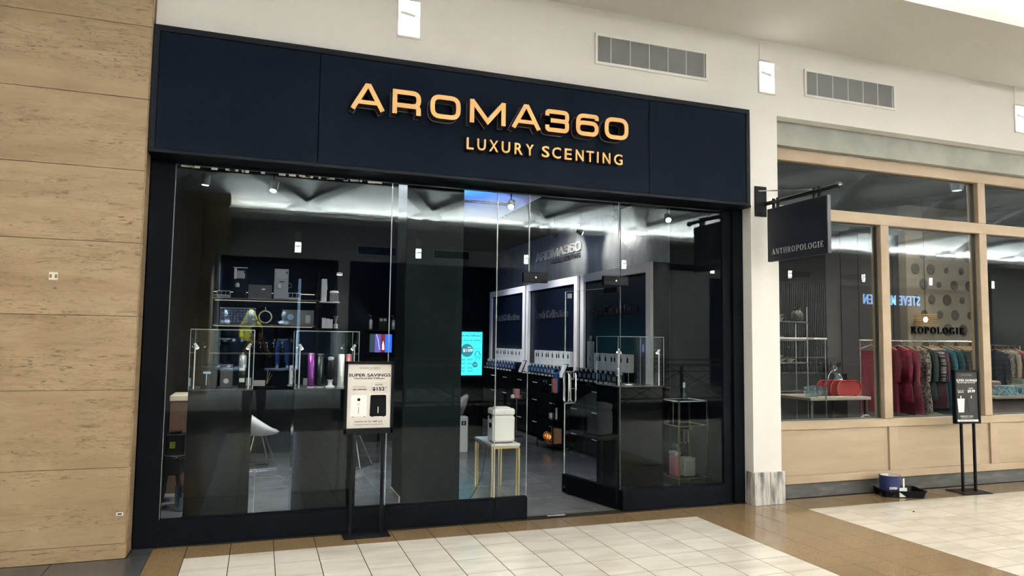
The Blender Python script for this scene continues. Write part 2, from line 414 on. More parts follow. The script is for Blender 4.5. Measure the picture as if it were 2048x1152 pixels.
def serif_letter(ch):
    """high-contrast serif glyphs on a unit cap height: (width, [(pts, width, closed)])"""
    t, k = .045, .135   # hairline, stem
    def arc(cx, cy_, rx, ry, a0, a1, n=10): return [(cx + rx * math.cos(math.radians(a0 + (a1 - a0) * i / n)), cy_ + ry * math.sin(math.radians(a0 + (a1 - a0) * i / n))) for i in range(n + 1)]
    def sf(x, y, w_=.26): return ([(x - w_ / 2, y), (x + w_ / 2, y)], t, False)
    b, T_ = t / 2, 1 - t / 2
    x = .68; sh = x - t / 2
    G = {
     'A': (.8, [([(.10, 0), (.40, 1)], t, False), ([(.40, 1), (.68, 0)], k, False), ([(.2, .33), (.58, .33)], t, False), sf(.10, b), sf(.68, b)]),
     'N': (.85, [([(.16, 0), (.16, 1)], t, False), ([(.16, 1), (.68, .02)], k, False), ([(.70, 0), (.70, 1)], t, False), sf(.16, b), sf(.70, T_), sf(.10, T_, .16)]),
     'T': (.75, [([(.37, 0), (.37, 1)], k, False), ([(.05, T_), (.69, T_)], t, False), ([(.06, .78), (.06, 1)], t, False), ([(.68, .78), (.68, 1)], t, False), sf(.37, b, .32)]),
     'H': (.88, [([(.18, 0), (.18, 1)], k, False), ([(.70, 0), (.70, 1)], k, False), ([(.18, .5), (.70, .5)], t, False), sf(.18, b, .32), sf(.18, T_, .32), sf(.70, b, .32), sf(.70, T_, .32)]),
     'R': (.85, [([(.18, 0), (.18, 1)], k, False), ([(.18, T_), (.40, T_)] + arc(.40, .74, .21, .24, 85, -85) + [(.18, .5)], [t, t] + [t + (k - t) * math.sin(PI * i / 10) for i in range(11)] + [t], False), ([(.42, .5), (.66, .04), (.80, .03)], k * .8, False), sf(.18, b, .32), sf(.10, T_, .2)]),
     'P': (.75, [([(.18, 0), (.18, 1)], k, False), ([(.18, T_), (.40, T_)] + arc(.40, .72, .22, .26, 85, -85) + [(.18, .46)], [t, t] + [t + (k - t) * math.sin(PI * i / 10) for i in range(11)] + [t], False), sf(.18, b, .32), sf(.10, T_, .2)]),
     'O': (.9, [(arc(.43, .5, .34, .48, 0, 360, 24)[:-1], [t + (k - t) * abs(math.cos(2 * PI * i / 24)) for i in range(24)], True)]),
     'L': (.7, [([(.18, 0), (.18, 1)], k, False), ([(.1, b), (.62, b)], t, False), ([(.62, 0), (.62, .26)], t, False), sf(.18, T_, .32)]),
     'G': (.9, [(arc(.43, .5, .34, .48, 45, 330, 20), [t + (k - t) * abs(math.cos(math.radians(45 + 285 * i / 20))) for i in range(21)], False), ([(.74, .04), (.74, .42)], k * .8, False), sf(.74, .42, .3), ([(.68, .72), (.68, .98)], t, False)]),
     'I': (.42, [([(.2, 0), (.2, 1)], k, False), sf(.2, b, .32), sf(.2, T_, .32)]),
     'E': (.75, [([(.18, 0), (.18, 1)], k, False), ([(.1, b), (.64, b)], t, False), ([(.64, 0), (.64, .26)], t, False), ([(.1, T_), (.60, T_)], t, False), ([(.60, .78), (.60, 1)], t, False), ([(.18, .52), (.45, .52)], t, False), ([(.45, .42), (.45, .62)], t, False)]),
     'S': (.68, [([(.52, .76)] + arc(.32, .74, .20, .24, 30, 180, 6) + [(.22, .56), (.44, .42)] + arc(.33, .26, .22, .24, 20, -170, 7), [t, t, t, t, t, t, k * .8, k, k, k, k * .9, k * .8, t, t, t, t, t], False)]),
     'F': (.7, [([(.18, 0), (.18, 1)], k, False), ([(.1, T_), (.60, T_)], t, False), ([(.60, .76), (.60, 1)], t, False), ([(.18, .52), (.45, .52)], t, False), ([(.45, .42), (.45, .62)], t, False), sf(.18, b, .32)]),
     'C': (.8, [(arc(.42, .5, .33, .48, 45, 315, 20), [t + (k - t) * abs(math.cos(math.radians(45 + 270 * i / 20))) for i in range(21)], False), ([(.68, .72), (.68, .98)], t, False)]),
     'o': (.62, [(arc(.3, x / 2, .23, x / 2 - b, 0, 360, 20)[:-1], [t + (k - t) * abs(math.cos(2 * PI * i / 20)) for i in range(20)], True)]),
     'c': (.55, [(arc(.3, x / 2, .23, x / 2 - b, 50, 315, 14), [t + (k - t) * abs(math.cos(math.radians(50 + 265 * i / 14))) for i in range(15)], False)]),
     'e': (.58, [(arc(.3, x / 2, .23, x / 2 - b, 5, 315, 14), [t + (k - t) * abs(math.cos(math.radians(5 + 310 * i / 14))) for i in range(15)], False), ([(.1, .36), (.52, .36)], t, False)]),
     'l': (.34, [([(.16, 0), (.16, 1.04)], k, False), sf(.16, b, .28)]),
     'i': (.34, [([(.16, 0), (.16, x)], k, False), sf(.16, b, .28), ([(.16, .82), (.16, .96)], k, False)]),
     't': (.40, [([(.18, .04), (.18, .9)], k, False), ([(.04, sh), (.36, sh)], t, False), ([(.18, .06), (.34, .06)], t * 1.4, False)]),
     'n': (.66, [([(.16, 0), (.16, x)], k, False), ([(.16, .52), (.26, x - .04), (.42, x - .04), (.5, .5), (.5, 0)], [t, t, k * .8, k, k], False), sf(.16, b, .26), sf(.5, b, .26)]),
     'h': (.66, [([(.16, 0), (.16, 1.04)], k, False), ([(.16, .52), (.26, x - .04), (.42, x - .04), (.5, .5), (.5, 0)], [t, t, k * .8, k, k], False), sf(.16, b, .26), sf(.5, b, .26)]),
     'r': (.48, [([(.16, 0), (.16, x)], k, False), ([(.16, .5), (.26, x - .05), (.42, x - .06)], [t, t * 1.5, k], False), sf(.16, b, .26)]),
     's': (.48, [([(.38, .50), (.24, x - b), (.12, .50), (.36, .22), (.24, b), (.08, .18)], [t, t, k * .8, k, t * 1.5, t], False)]),
     'p': (.64, [([(.16, -.3), (.16, x)], k, False), (arc(.33, x / 2, .2, x / 2 - b, 120, -120, 12), [t + (k - t) * max(0, math.cos(math.radians(120 - 240 * i / 12))) for i in range(13)], False), sf(.16, -.3, .26)]),
     'a': (.58, [([(.12, .52), (.24, x - b), (.40, .52), (.40, .02)], [k * .7, t, k, k], False), ([(.40, .42), (.14, .30), (.12, .1), (.26, .03), (.40, .14)], [t, t, k * .8, t, t], False)]),
    }
    return G.get(ch, (.35, []))
def serif_text(body, m, parent, x0, x1, z0, z1, O, U, V, d0=0, d1=.004, track=.06, name='lettering'):
    mb = MB(); cx = 0
    for ch in body:
        wv, st = serif_letter(ch)
        for pts, wd, cl in st: stroke(mb, [(cx + p[0], p[1]) for p in pts], wd, cl)
        cx += wv + track
    me = mb.mesh(name); me.materials.append(m)
    place2d(me, x0, x1, z0, z1, O, U, V, d0, d1, cap=(0, 1))
    return obj_of(me, name, parent)

# ================================================================== THE SETTING
# ---- facade wall with pilaster, stepped over the neighbour's opening
wn = sroot('wall_north', 'white painted mall wall above the shopfronts')
m = MB()
m.box(-8, -.876, -.13, .12, 0, 4.76); m.box(-.845, 4.66, -.13, .12, 2.99, 4.76)
m.box(4.66, 5.0, -.13, .30, 0, 4.76); m.box(5.0, 14, -.13, .12, 3.97, 4.76); m.box(14, 40, -.13, .12, 0, 4.76)
struct(m.build('wall_plaster', white_wall, wn))
m = MB(); m.box(4.645, 4.83, -.165, -.13, 0, .32, c=.003); m.build('marble_slab', marble, wn)
m = MB(); m.box(4.833, 5.015, -.165, -.13, 0, .32, c=.003); m.build('marble_slab', marble, wn)
m = MB(); m.box(4.645, 4.66, -.13, -.03, 0, .32, c=.002); m.build('marble_slab', marble, wn)
m = MB(); m.box(5.0, 5.015, -.13, -.015, 0, .32, c=.002); m.build('marble_slab', marble, wn)

# ---- mall ceiling: soffits with lips, vault, lattice of beams
ce = sroot('ceiling', 'pale mall ceiling with crossing beams and lit coves')
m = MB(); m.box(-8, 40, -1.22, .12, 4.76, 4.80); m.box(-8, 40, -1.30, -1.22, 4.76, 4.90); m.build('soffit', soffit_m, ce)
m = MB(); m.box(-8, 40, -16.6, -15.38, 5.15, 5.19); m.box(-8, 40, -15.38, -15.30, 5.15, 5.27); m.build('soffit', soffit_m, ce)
m = MB(); 
VP = [(-16.6, 5.40), (-16.2, 5.47), (-15.3, 5.58), (-14.2, 5.80), (-12.6, 6.03), (-10.8, 6.18), (-8.8, 6.24), (-6.8, 6.18), (-5.0, 6.03), (-3.4, 5.80), (-2.2, 5.52), (-1.2, 5.26), (-.4, 5.10), (.12, 5.02)]
def vz(y):
    for (a, za), (b, zb) in zip(VP, VP[1:]):
        if a <= y <= b:
            t = (y - a) / (b - a); return za + (zb - za) * t
    return VP[0][1] if y < VP[0][0] else VP[-1][1]
YS = [-16.6 + 16.72 * i / 48 for i in range(49)]
vs = [(x, y, vz(y)) for y in YS for x in (-8, 40)] + [(x, y, 6.5) for y in YS for x in (-8, 40)]; n = len(YS)
fs = [(2 * i, 2 * i + 1, 2 * i + 3, 2 * i + 2) for i in range(n - 1)] + [(2 * n + 2 * i, 2 * n + 2 * i + 1, 2 * n + 2 * i + 3, 2 * n + 2 * i + 2) for i in range(n - 1)] + [(0, 1, 2 * n + 1, 2 * n), (2 * n - 2, 2 * n - 1, 4 * n - 1, 4 * n - 2)]
m.add(vs, fs); m.box(-8, 40, -16.6, -16.5, 5.15, 5.5); m.box(-8, 40, 0.0, .12, 4.76, 5.2); m.build('ceiling_slab', ceil_m, ce)
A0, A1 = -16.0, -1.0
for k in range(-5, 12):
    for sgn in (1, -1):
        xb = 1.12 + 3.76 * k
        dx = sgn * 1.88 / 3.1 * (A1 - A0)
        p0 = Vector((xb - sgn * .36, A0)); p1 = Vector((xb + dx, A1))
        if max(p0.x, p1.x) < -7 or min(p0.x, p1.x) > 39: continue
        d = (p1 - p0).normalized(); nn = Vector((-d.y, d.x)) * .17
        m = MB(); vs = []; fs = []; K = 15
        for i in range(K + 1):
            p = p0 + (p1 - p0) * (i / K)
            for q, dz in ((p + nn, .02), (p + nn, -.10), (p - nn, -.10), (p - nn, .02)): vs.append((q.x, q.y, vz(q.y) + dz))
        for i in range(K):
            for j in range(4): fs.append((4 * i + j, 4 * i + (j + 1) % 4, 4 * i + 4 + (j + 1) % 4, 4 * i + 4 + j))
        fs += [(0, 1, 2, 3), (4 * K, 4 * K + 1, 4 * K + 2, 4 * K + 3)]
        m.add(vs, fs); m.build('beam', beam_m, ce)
# recessed ceiling downlights (round), reflected in the neighbour's transom panes
dlc = None
for i in range(9):
    for yy in ((-6.7,) if i % 2 else (-6.7, -8.1)):
        loc = (-5.2 + 3.76 * i + (1.0 if yy < -7 else 0), yy, 5.96)
        if dlc is None:
            dlc = thing('ceiling_downlight', 'round recessed downlight in the lattice ceiling of the mall', 'ceiling light', loc, group='mall ceiling downlights')
            MB().lathe([(.17, .0), (.17, .30), (.13, .31)], n=24).build('trim_ring', white_sat, dlc)
            MB().lathe([(.125, -.004), (.125, .01)], n=24).build('lens', dl_em, dlc)
        else: copy_tree(dlc, loc)

# ---- far side of the mall (seen mirrored in the glass)
ws = sroot('wall_south', 'white wall with dark shop openings across the mall')
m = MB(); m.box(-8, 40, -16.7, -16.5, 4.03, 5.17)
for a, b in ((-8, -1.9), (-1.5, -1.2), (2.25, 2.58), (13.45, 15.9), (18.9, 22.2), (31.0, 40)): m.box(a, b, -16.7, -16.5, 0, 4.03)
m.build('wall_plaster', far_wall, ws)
for i in range(8): MB().box(-8, -.92 if i > 5 else -1.35, -16.5, -15.15, .72 * i + .002, .72 * i + .718, c=.003).build('stone_slab', trav, ws)
for a, b, mt in ((-1.2, 2.25, black_matte), (2.58, 13.45, dark_wall), (15.9, 18.9, dark_wall), (22.2, 31.0, dark_wall)):
    m = MB(); m.box(a, b, -18.6, -18.5, 0, 4.03); m.box(a - .1, a, -18.6, -16.7, 0, 4.03); m.box(b, b + .1, -18.6, -16.7, 0, 4.03); m.box(a, b, -18.6, -16.7, 4.03, 4.1)
    m.build('shop_interior', mt, ws)
    if a > 0:
        for j in range(1, int((b - a) / 1.8)): bx('mullion', black_frame, ws, a + j * 1.8 - .03, a + j * 1.8 + .03, -16.75, -16.6, 0, 4.03)
we = sroot('wall_east'); bx('wall_plaster', white_wall, we, 40, 40.1, -18.6, .1, -5, 5.6)
ww = sroot('wall_west'); bx('wall_plaster', white_wall, ww, -8.1, -8, -18.6, .1, -5, 5.6)

# ---- floor
fl = sroot('floor', 'mall floor of pale marble tiles framed by brown granite bands')
m = MB(); m.box(-8, 40, -6.8, .10, -.25, -.001); m.box(-8, 2.4, -10.5, -6.8, -.25, -.001); m.box(30, 40, -10.5, -6.8, -.25, -.001); m.box(-8, 40, -18.6, -10.5, -.25, -.001)
m.build('floor_slab', grout_m, fl)
bx('lower_floor', dark_wall, fl, 2.0, 30.4, -10.9, -6.4, -4.2, -4.1)
CM = cam.matrix_world.inverted()
def in_view(x, y, z=0, pad=.04):
    p = CM @ Vector((x, y, z))
    if p.z > -.05: return False
    uu = p.x / -p.z * cam_d.lens / 36; vv = p.y / -p.z * cam_d.lens / 36
    return abs(uu) < .5 + pad and abs(vv) < .5 * 1152 / 2048 + pad
TM = {}
def tile(x0, x1, y0, y1, mt, J=.0025):
    wd, hd = round(x1 - x0, 4), round(y1 - y0, 4); key = (wd, hd, mt.name)
    if key not in TM:
        TM[key] = MB().box(J, wd - J, J, hd - J, -.010, 0, c=.0012).mesh('tile'); TM[key].materials.append(mt)
    o = obj_of(TM[key], 'tile', fl, (x0, y0, 0)); return o
REST = {}
def field(x0, nx, px, y1, ny, py, mt):
    """rows run away from the facade, from y1 towards -y"""
    for j in range(ny):
        for i in range(nx):
            a, b = x0 + i * px, x0 + (i + 1) * px; c, d = y1 - (j + 1) * py, y1 - j * py
            if b > 2.4 and a < 30 and c < -6.8 and d > -10.5: continue
            if d > -3.2 and any(in_view(x, y) for x in (a, b) for y in (c, d)): tile(a, b, c, d, mt)
            else: REST.setdefault(mt.name, (MB(), mt))[0].box(a + .0025, b - .0025, c + .0025, d - .0025, -.010, 0)
PX, PY = .3080, .3100
field(-.46, 14, PX, -.345, 20, PY, tile_w)
field(-.46, 14, PX, -.035, 1, PY, tile_b)
field(3.852, 4, .3045, -.035, 21, PY, tile_b)
field(-.70, 1, .24, -.025, 6, 1.24, tile_b)
field(-.70 - .61, 1, .61, -.22, 10, .62, tile_g); field(-.70 - 1.22, 1, .61, -.22, 10, .62, tile_g)
field(-.845, 1, .145, -.0, 1, .22, tile_g)
field(-8, 20, .3035, -.22, 20, .31, tile_w)
field(5.07, 90, PX, -.405, 20, PY, tile_w)
field(5.07, 45, .616, -.02, 1, .385, tile_b)
field(-8, 155, PX, -10.52, 19, PY, tile_w)
for nme, (mb_, mt) in REST.items(): stuff(mb_.build('tile_field', mt, fl))

# ---- travertine pier at the left
pier = sroot('wall_left', 'travertine clad pier beside the black shopfront'); pier.name = 'wall_pier'
bx('pier_core', grout_m, pier, -3.0, -.875, -.195, .12, 0, 4.76)
zs = [0, .108, .645, 1.20, 1.735, 2.275, 2.82, 3.365, 3.925, 4.76]
for i in range(9):
    MB().box(-2.35, -.858, -.22, -.196, zs[i] + .0015, zs[i + 1] - .0015, c=.0015).build('stone_slab', trav, pier)
    MB().box(-.874, -.850, -.205, -.002, zs[i] + .0015, zs[i + 1] - .0015, c=.0015).build('stone_slab', trav, pier)
    MB().box(-3.0, -2.353, -.22, -.196, zs[i] + .0015, zs[i + 1] - .0015, c=.0015).build('stone_slab', trav, pier)

# ---- wall lights and air grilles (both sides of the mall)
def sconce(x, y, s, label, group):
    t = thing('wall_light', label, 'wall light', (x, y, 4.36), 0 if s > 0 else PI, group)
    m = MB(); m.box(-.105, -.092, -.012, .004, -.175, .17); m.box(.092, .105, -.012, .004, -.175, .17); m.box(-.105, .105, -.020, .004, -.175, -.160); m.box(-.105, .105, -.012, .004, .158, .17)
    m.build('frame', white_sat, t)
    MB().box(-.092, .092, -.004, .003, -.160, .158).build('diffuser', led_near, t)
    MB().prism([(-.080, .03), (.050, .008), (.050, .035), (-.080, .057)], -.022, -.006, T=lambda a, b, c: (a, c, b)).build('louvre', white_sat, t)
    MB().box(-.088, .088, -.004, .003, .185, .47, c=.002).build('cover_plate', white_wall, t)
    return t
sc1 = sconce(1.115, -.131, 1, 'glowing wall light above the gold lettered black fascia', None)
copy_tree(sc1, (4.875, -.131, 4.36), label='glowing wall light above the top right corner of the black fascia')
copy_tree(sc1, (8.632, -.131, 4.36), label='glowing wall light above the wooden shop window, past both air grilles')
for k in range(10):
    c_ = copy_tree(sc1, (1.0 + 3.76 * k, -16.499, 4.36), PI, label=ORD[k] + ' wall light from the travertine pier on the mirrored far mall wall', group='far wall lights')
    for o in c_.children:
        if o.name.startswith('diffuser'):
            if k == 0: far_d = o.data.copy(); far_d.materials[0] = led_panel
            o.data = far_d
def vent(x0, x1, y, rz, label, group=None):
    wd = x1 - x0; t = thing('air_grille', label, 'air vent', ((x0 + x1) / 2, y, 4.37), rz, group)
    h = wd / 2; m = MB(); fr = .024
    m.box(-h, h, -.018, 0, .125, .15); m.box(-h, h, -.018, 0, -.15, -.125); m.box(-h, -h + fr, -.018, 0, -.125, .125); m.box(h - fr, h, -.018, 0, -.125, .125)
    m.build('frame', white_sat, t)
    bx('backing', grey_pl if rz == 0 else black_matte, t, -h + fr, h - fr, -.003, 0, -.125, .125)
    if rz == 0:
        for k in range(6):
            xx = -h + wd * (k + .5) / 6 + .06; bx('divider', white_sat, t, xx - .003, xx + .003, -.016, -.003, -.125, .125)
        m = MB()
        for k in range(30): zz = -.123 + k * .0083; m.box(-h + fr, h - fr, -.012, -.004, zz, zz + .003)
        for k in range(120): xx = -h + fr + k * (wd - 2 * fr) / 120; m.box(xx, xx + .003, -.011, -.004, -.125, .125)
        stuff(m.build('mesh_screen', mat('grille_mesh', (.30, .31, .32), .5), t))
    return t
vent(2.895, 4.15, -.131, 0, 'long air grille above the gold letters on the white wall')
vent(5.36, 6.625, -.131, 0, 'long air grille above the wooden shop window, its left frame edge standing proud')
v = None; vi = 0
for x0 in (2.8, 5.25, 10.4, 14.1, 19.6, 22.3, 25.3, 28.4):
    if v is None: v = vent(x0, x0 + 1.25, -16.499, PI, 'first dark vent from the travertine pier on the mirrored far mall wall', 'far wall vents')
    else: vi += 1; copy_tree(v, (x0 + .625, -16.499, 4.37), label=ORD[vi] + ' dark vent from the travertine pier on the mirrored far mall wall')

# ================================================================== BLACK SHOPFRONT
fas = thing('shop_fascia', 'charcoal shop fascia with gold raised lettering above the glass front', 'shop sign', (0, 0, 0))
x0, x1, z0, z1 = -.845, 4.60, 2.975, 3.962
for a, b in ((x0 + .045, .382), (.386, 3.440), (3.444, x1 - .045)):
    MB().box(a, b, -.200, -.135, z0 + .03, z1 - .048, c=.002).build('panel', fascia_m, fas)
m = MB(); m.box(x0, x1, -.208, -.135, z1 - .046, z1, c=.002); m.box(x0, x1, -.208, -.135, z0, z0 + .028, c=.002)
m.box(x0, x0 + .043, -.208, -.135, z0 + .028, z1 - .046, c=.002); m.box(x1 - .043, x1, -.208, -.135, z0 + .028, z1 - .046, c=.002)
m.build('edge_trim', fascia_edge, fas)
bx('underside', fascia_edge, fas, x0, 4.66, -.135, .03, 2.975, 3.0)
spans = [(0.62, 0.897), (0.959, 1.197), (1.277, 1.54), (1.623, 1.946), (2.003, 2.276), (2.319, 2.55), (2.62, 2.845), (2.907, 3.151)]
for ch, (a, b) in zip('AROMA360', spans):
    W, H, s_ = b - a, .204, .0385
    face, body, back = MB(), MB(), MB()
    zz = 3.453
    T = lambda px, py, d, a=a: (a + px, d, zz + py)
    for q_, (pts, wd, cl) in enumerate(wide_letter(ch, W, H, s_)):
        stroke(face, pts, wd, cl, -.322 - .0006 * q_, -.316 - .0006 * q_, T=T)
        stroke(body, pts, wd * .97, cl, -.316, -.222, T=T)
        stroke(back, pts, wd * 1.12, cl, -.222, -.203, T=T)
    L = face.build('letter', gold_face, fas); body.build('letter_return', letter_side, L); back.build('letter_backer', acrylic, L)
sp2 = [(1.616, 1.679), (1.712, 1.789), (1.82, 1.903), (1.935, 2.013), (2.055, 2.131), (2.16, 2.237), (2.314, 2.387), (2.414, 2.5), (2.536, 2.606), (2.646, 2.724), (2.752, 2.828), (2.861, 2.876), (2.919, 2.997), (3.036, 3.124)]
for ch, (a, b) in zip('LUXURYSCENTING', sp2):
    L = label_text(ch, gold_face, fas, a, b, 3.234, 3.336, O=(0, -.2, 0), d0=.05, d1=.062, bold=.012, name='letter')
    label_text(ch, letter_side, L, a + .001, b - .001, 3.235, 3.335, O=(0, -.2, 0), d0=.0, d1=.05, bold=.010, name='letter_return')

# posts of the shopfront
d = sroot('trim_1', 'black metal posts of the shopfront')
m = MB(); m.box(-.845, -.675, 0, .14, 0, 2.975, c=.003); m.build('post', black_frame, d)
m = MB(); m.box(4.43, 4.53, .03, .14, 0, 2.975, c=.003); m.build('post', black_frame, d)
m = MB(); m.box(4.53, 4.655, -.005, .14, 0, 2.975, c=.003); m.build('post', black_frame, d)

# glass panes: each a window of its own; glass has thickness, pale edges
def pane(par, a, b, z0, z1, y=.05, name='pane', sides=True):
    m = MB(); t = .006
    m.add([(a, y, z0), (b, y, z0), (b, y, z1), (a, y, z1)], [(0, 1, 2, 3)], 0)
    e = .0022
    for p, q in ((a, a + e), (b - e, b)) if sides else ():
        m.box(p, q, y - t, y + t, z0, z1, mi=1)
    m.box(a, b, y - t, y + t, z1 - e, z1, mi=1)
    return m.build(name, [glass, glass_edge], par)
def kick(par, a, b, name='kick_rail'):
    m = MB(); m.box(a, b, .012, .088, 0.0, .190, c=.003); m.box(a + .002, b - .002, .030, .070, .190, .198); return m.build(name, black_frame, par)
wins = [(-.675, 1.040), (1.042, 2.008), (2.010, 2.318)]
n = 1
for a, b in wins:
    wi = sroot('window_%d' % n, 'tall frameless shopfront pane on a black kick rail'); pane(wi, a, b, .192, 2.952); kick(wi, a, b); n += 1
wi = sroot('window_4', 'glass pane above the open door'); pane(wi, 2.322, 3.252, 2.165, 2.952)
wi = sroot('window_5', 'tall shopfront pane right of the open door'); pane(wi, 3.268, 4.43, .192, 2.952, sides=False); bx('joint_seal', mat('joint_grey', (.05, .06, .065), .4), wi, 3.266, 3.270, .044, .056, .192, 2.952); kick(wi, 3.285, 4.43)
hd = sroot('trim_2', 'black head channel above the glass'); bx('head_channel', fascia_edge, hd, -.675, 4.43, .02, .085, 2.95, 2.985)
# sealant drips shining along the top of the left pane
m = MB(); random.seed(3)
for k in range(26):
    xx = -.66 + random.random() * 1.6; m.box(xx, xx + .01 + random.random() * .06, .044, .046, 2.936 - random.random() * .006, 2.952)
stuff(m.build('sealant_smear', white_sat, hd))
# patch fittings
def patch(x0, x1, z0, z1, label):
    t = sroot('door_fitting', label); t.name = 'trim_%d' % patch.n; patch.n += 1
    MB().box(x0, x1, .028, .072, z0, z1, c=.003).build('patch_plate', black_sat, t)
    MB().lathe([(.008, -.002), (.008, .004)], c=((x0 + x1) / 2, .026, (z0 + z1) / 2), axis='y', n=12).build('screw', chrome, t)
patch.n = 3
patch(2.262, 2.50, 2.130, 2.225, 'black patch fitting on the glass left of the doorway')
patch(3.080, 3.345, 2.135, 2.225, 'black patch fitting above the open door')
# the open door leaf, swung into the shop
dr = sroot('door_1', 'frameless glass door swung inwards, black bottom rail'); ang = math.atan2(.93 - .095, 3.09 - 3.272)
dr.location = (3.272, .095, 0); dr.rotation_euler = (0, 0, ang)
m = MB(); Ld = .872
m.add([(0, 0, .19), (Ld, 0, .19), (Ld, 0, 2.125), (0, 0, 2.125)], [(0, 1, 2, 3)], 0)
m.box(Ld - .003, Ld, -.006, .006, .19, 2.125, mi=1); m.box(0, Ld, -.006, .006, 2.122, 2.125, mi=1);
m.build('pane', [glass, glass_edge], dr)
MB().box(0, Ld, -.028, .028, .012, .195, c=.003).build('bottom_rail', black_frame, dr)
MB().box(0, .20, -.022, .022, 2.075, 2.13, c=.003).build('top_patch', black_sat, dr)
MB().lathe([(.014, -.003), (.014, .004)], c=(Ld - .05, .030, .07), axis='y', n=14).build('lock_cylinder', chrome, dr)
MB().box(Ld - .10, Ld - .05, -.012, .012, 2.05, 2.10, c=.002).build('glass_clip', white_sat, dr)
for s_ in (1, -1):
    zc, hh, rr = 1.105, .165, .047
    pts = [(Ld - .09 + rr * math.cos(a), s_ * .045, zc + (hh - rr) * (1 if a < PI else -1) + rr * math.sin(a)) for a in [PI * k / 8 for k in range(9)]] + \
          [(Ld - .09 + rr * math.cos(a), s_ * .045, zc - (hh - rr) + rr * math.sin(a)) for a in [PI + PI * k / 8 for k in range(9)]]
    h_ = MB().tube(pts, .0105, 10, closed=True).build('handle', chrome, dr)
    m = MB()
    for zz in (zc + hh, zc - hh): m.tube([(Ld - .09, 0, zz), (Ld - .09, s_ * .045, zz)], .008, 8)
    m.build('standoff', chrome, h_)
# threshold latch plate lying on the floor
fp = sroot('trim_6', 'small steel floor latch plate in the doorway'); MB().box(2.52, 2.70, .03, .07, .0, .008, c=.002).build('latch_plate', chrome, fp)

# ---- shop shell
sf_ = sroot('floor_shop', 'dark slate tiles of the shop floor'); sf_.name = 'floor.001'
bx('floor_slab', grout_l, sf_, -.85, 4.85, .10, 8.7, -.25, -.004)
STM = {}
for j in range(15):
    for i in range(-2, 9):
        a, b = 3.05 + (i - 6) * .61, 3.05 + (i - 5) * .61; c_, d_ = .10 + (j - 1) * .61 + .07, .10 + j * .61 + .07
        a, b = max(a, -.85), min(b, 4.85); c_ = max(c_, .10); d_ = min(d_, 8.6)
        if b - a < .05 or d_ - c_ < .05: continue
        key = (round(b - a, 3), round(d_ - c_, 3))
        if key not in STM:
            STM[key] = MB().box(.002, b - a - .002, .002, d_ - c_ - .002, -.010, 0, c=.001).mesh('tile'); STM[key].materials.append(shop_tile)
        obj_of(STM[key], 'tile', sf_, (a, c_, 0))
sw = sroot('wall_shop_back', 'dark back walls of the shop')
m = MB(); m.box(-.85, 2.25, 5.12, 5.3, 0, 3.5); m.box(2.15, 2.25, 5.3, 8.6, 0, 3.5); m.box(2.25, 4.85, 8.6, 8.7, 0, 3.5); m.build('wall_panel', dark_wall, sw)
sl = sroot('wall_shop_left'); bx('wall_panel', dark_wall, sl, -.97, -.85, .14, 5.3, 0, 3.5)
sr = sroot('wall_shop_right', 'grey brushed plaster side wall with raised logo'); bx('wall_panel', dark_wall, sr, 4.85, 4.97, .14, 1.69, 0, 3.5); bx('wall_panel', plaster_g, sr, 4.85, 4.97, 1.69, 8.7, 0, 3.5)
sc_ = sroot('ceiling_shop'); m = MB(); m.box(-.97, 4.97, .10, 8.7, 3.5, 3.56); m.box(-.97, 4.97, .12, .16, 3.0, 3.5); m.build('ceiling_panel', dark_wall, sc_)
# raft under the ceiling lit by an added blue lamp
rf = thing('ceiling_raft', 'pale ceiling raft glowing blue behind the top of the glass', 'ceiling panel', (0, 0, 0))
bx('raft_panel', white_sat, rf, 2.05, 3.15, 1.7, 3.75, 3.33, 3.37)
bx('track', black_sat, rf, 2.3, 3.0, 2.35, 2.38, 3.30, 3.33)
bl = thing('added_blue_uplight', 'small added blue lamp, unseen behind the tall dark column, tinting the raft', 'lamp', (1.99, 1.3, 2.75))
MB().lathe([(.03, -.05), (.03, .03), (.024, .05)], n=14).build('housing', black_sat, bl); bx('bracket', black_sat, bl, -.05, -.02, -.015, .015, -.02, .02)
spot_light('added_blue_light', (0, 0, .06), (.45, 1.3, .55), 260, 84, .8, (.02, .19, 1.0), .03, bl)  # added light that turns the pale raft blue
# tall dark column just inside the glass
cl_ = sroot('wall_column', 'tall dark column just inside the glass'); 
m = MB(); m.box(1.345, 1.94, .95, 1.45, 0, 3.5, c=.004); m.build('column_face', mat('dark_column', (.003, .006, .007), .5, spec=.04), cl_)
m = MB(); m.box(1.332, 1.344, .95, 1.45, 0, .06); m.build('edge_strip', mat('pale_edge', (.5, .47, .38), .5), cl_)

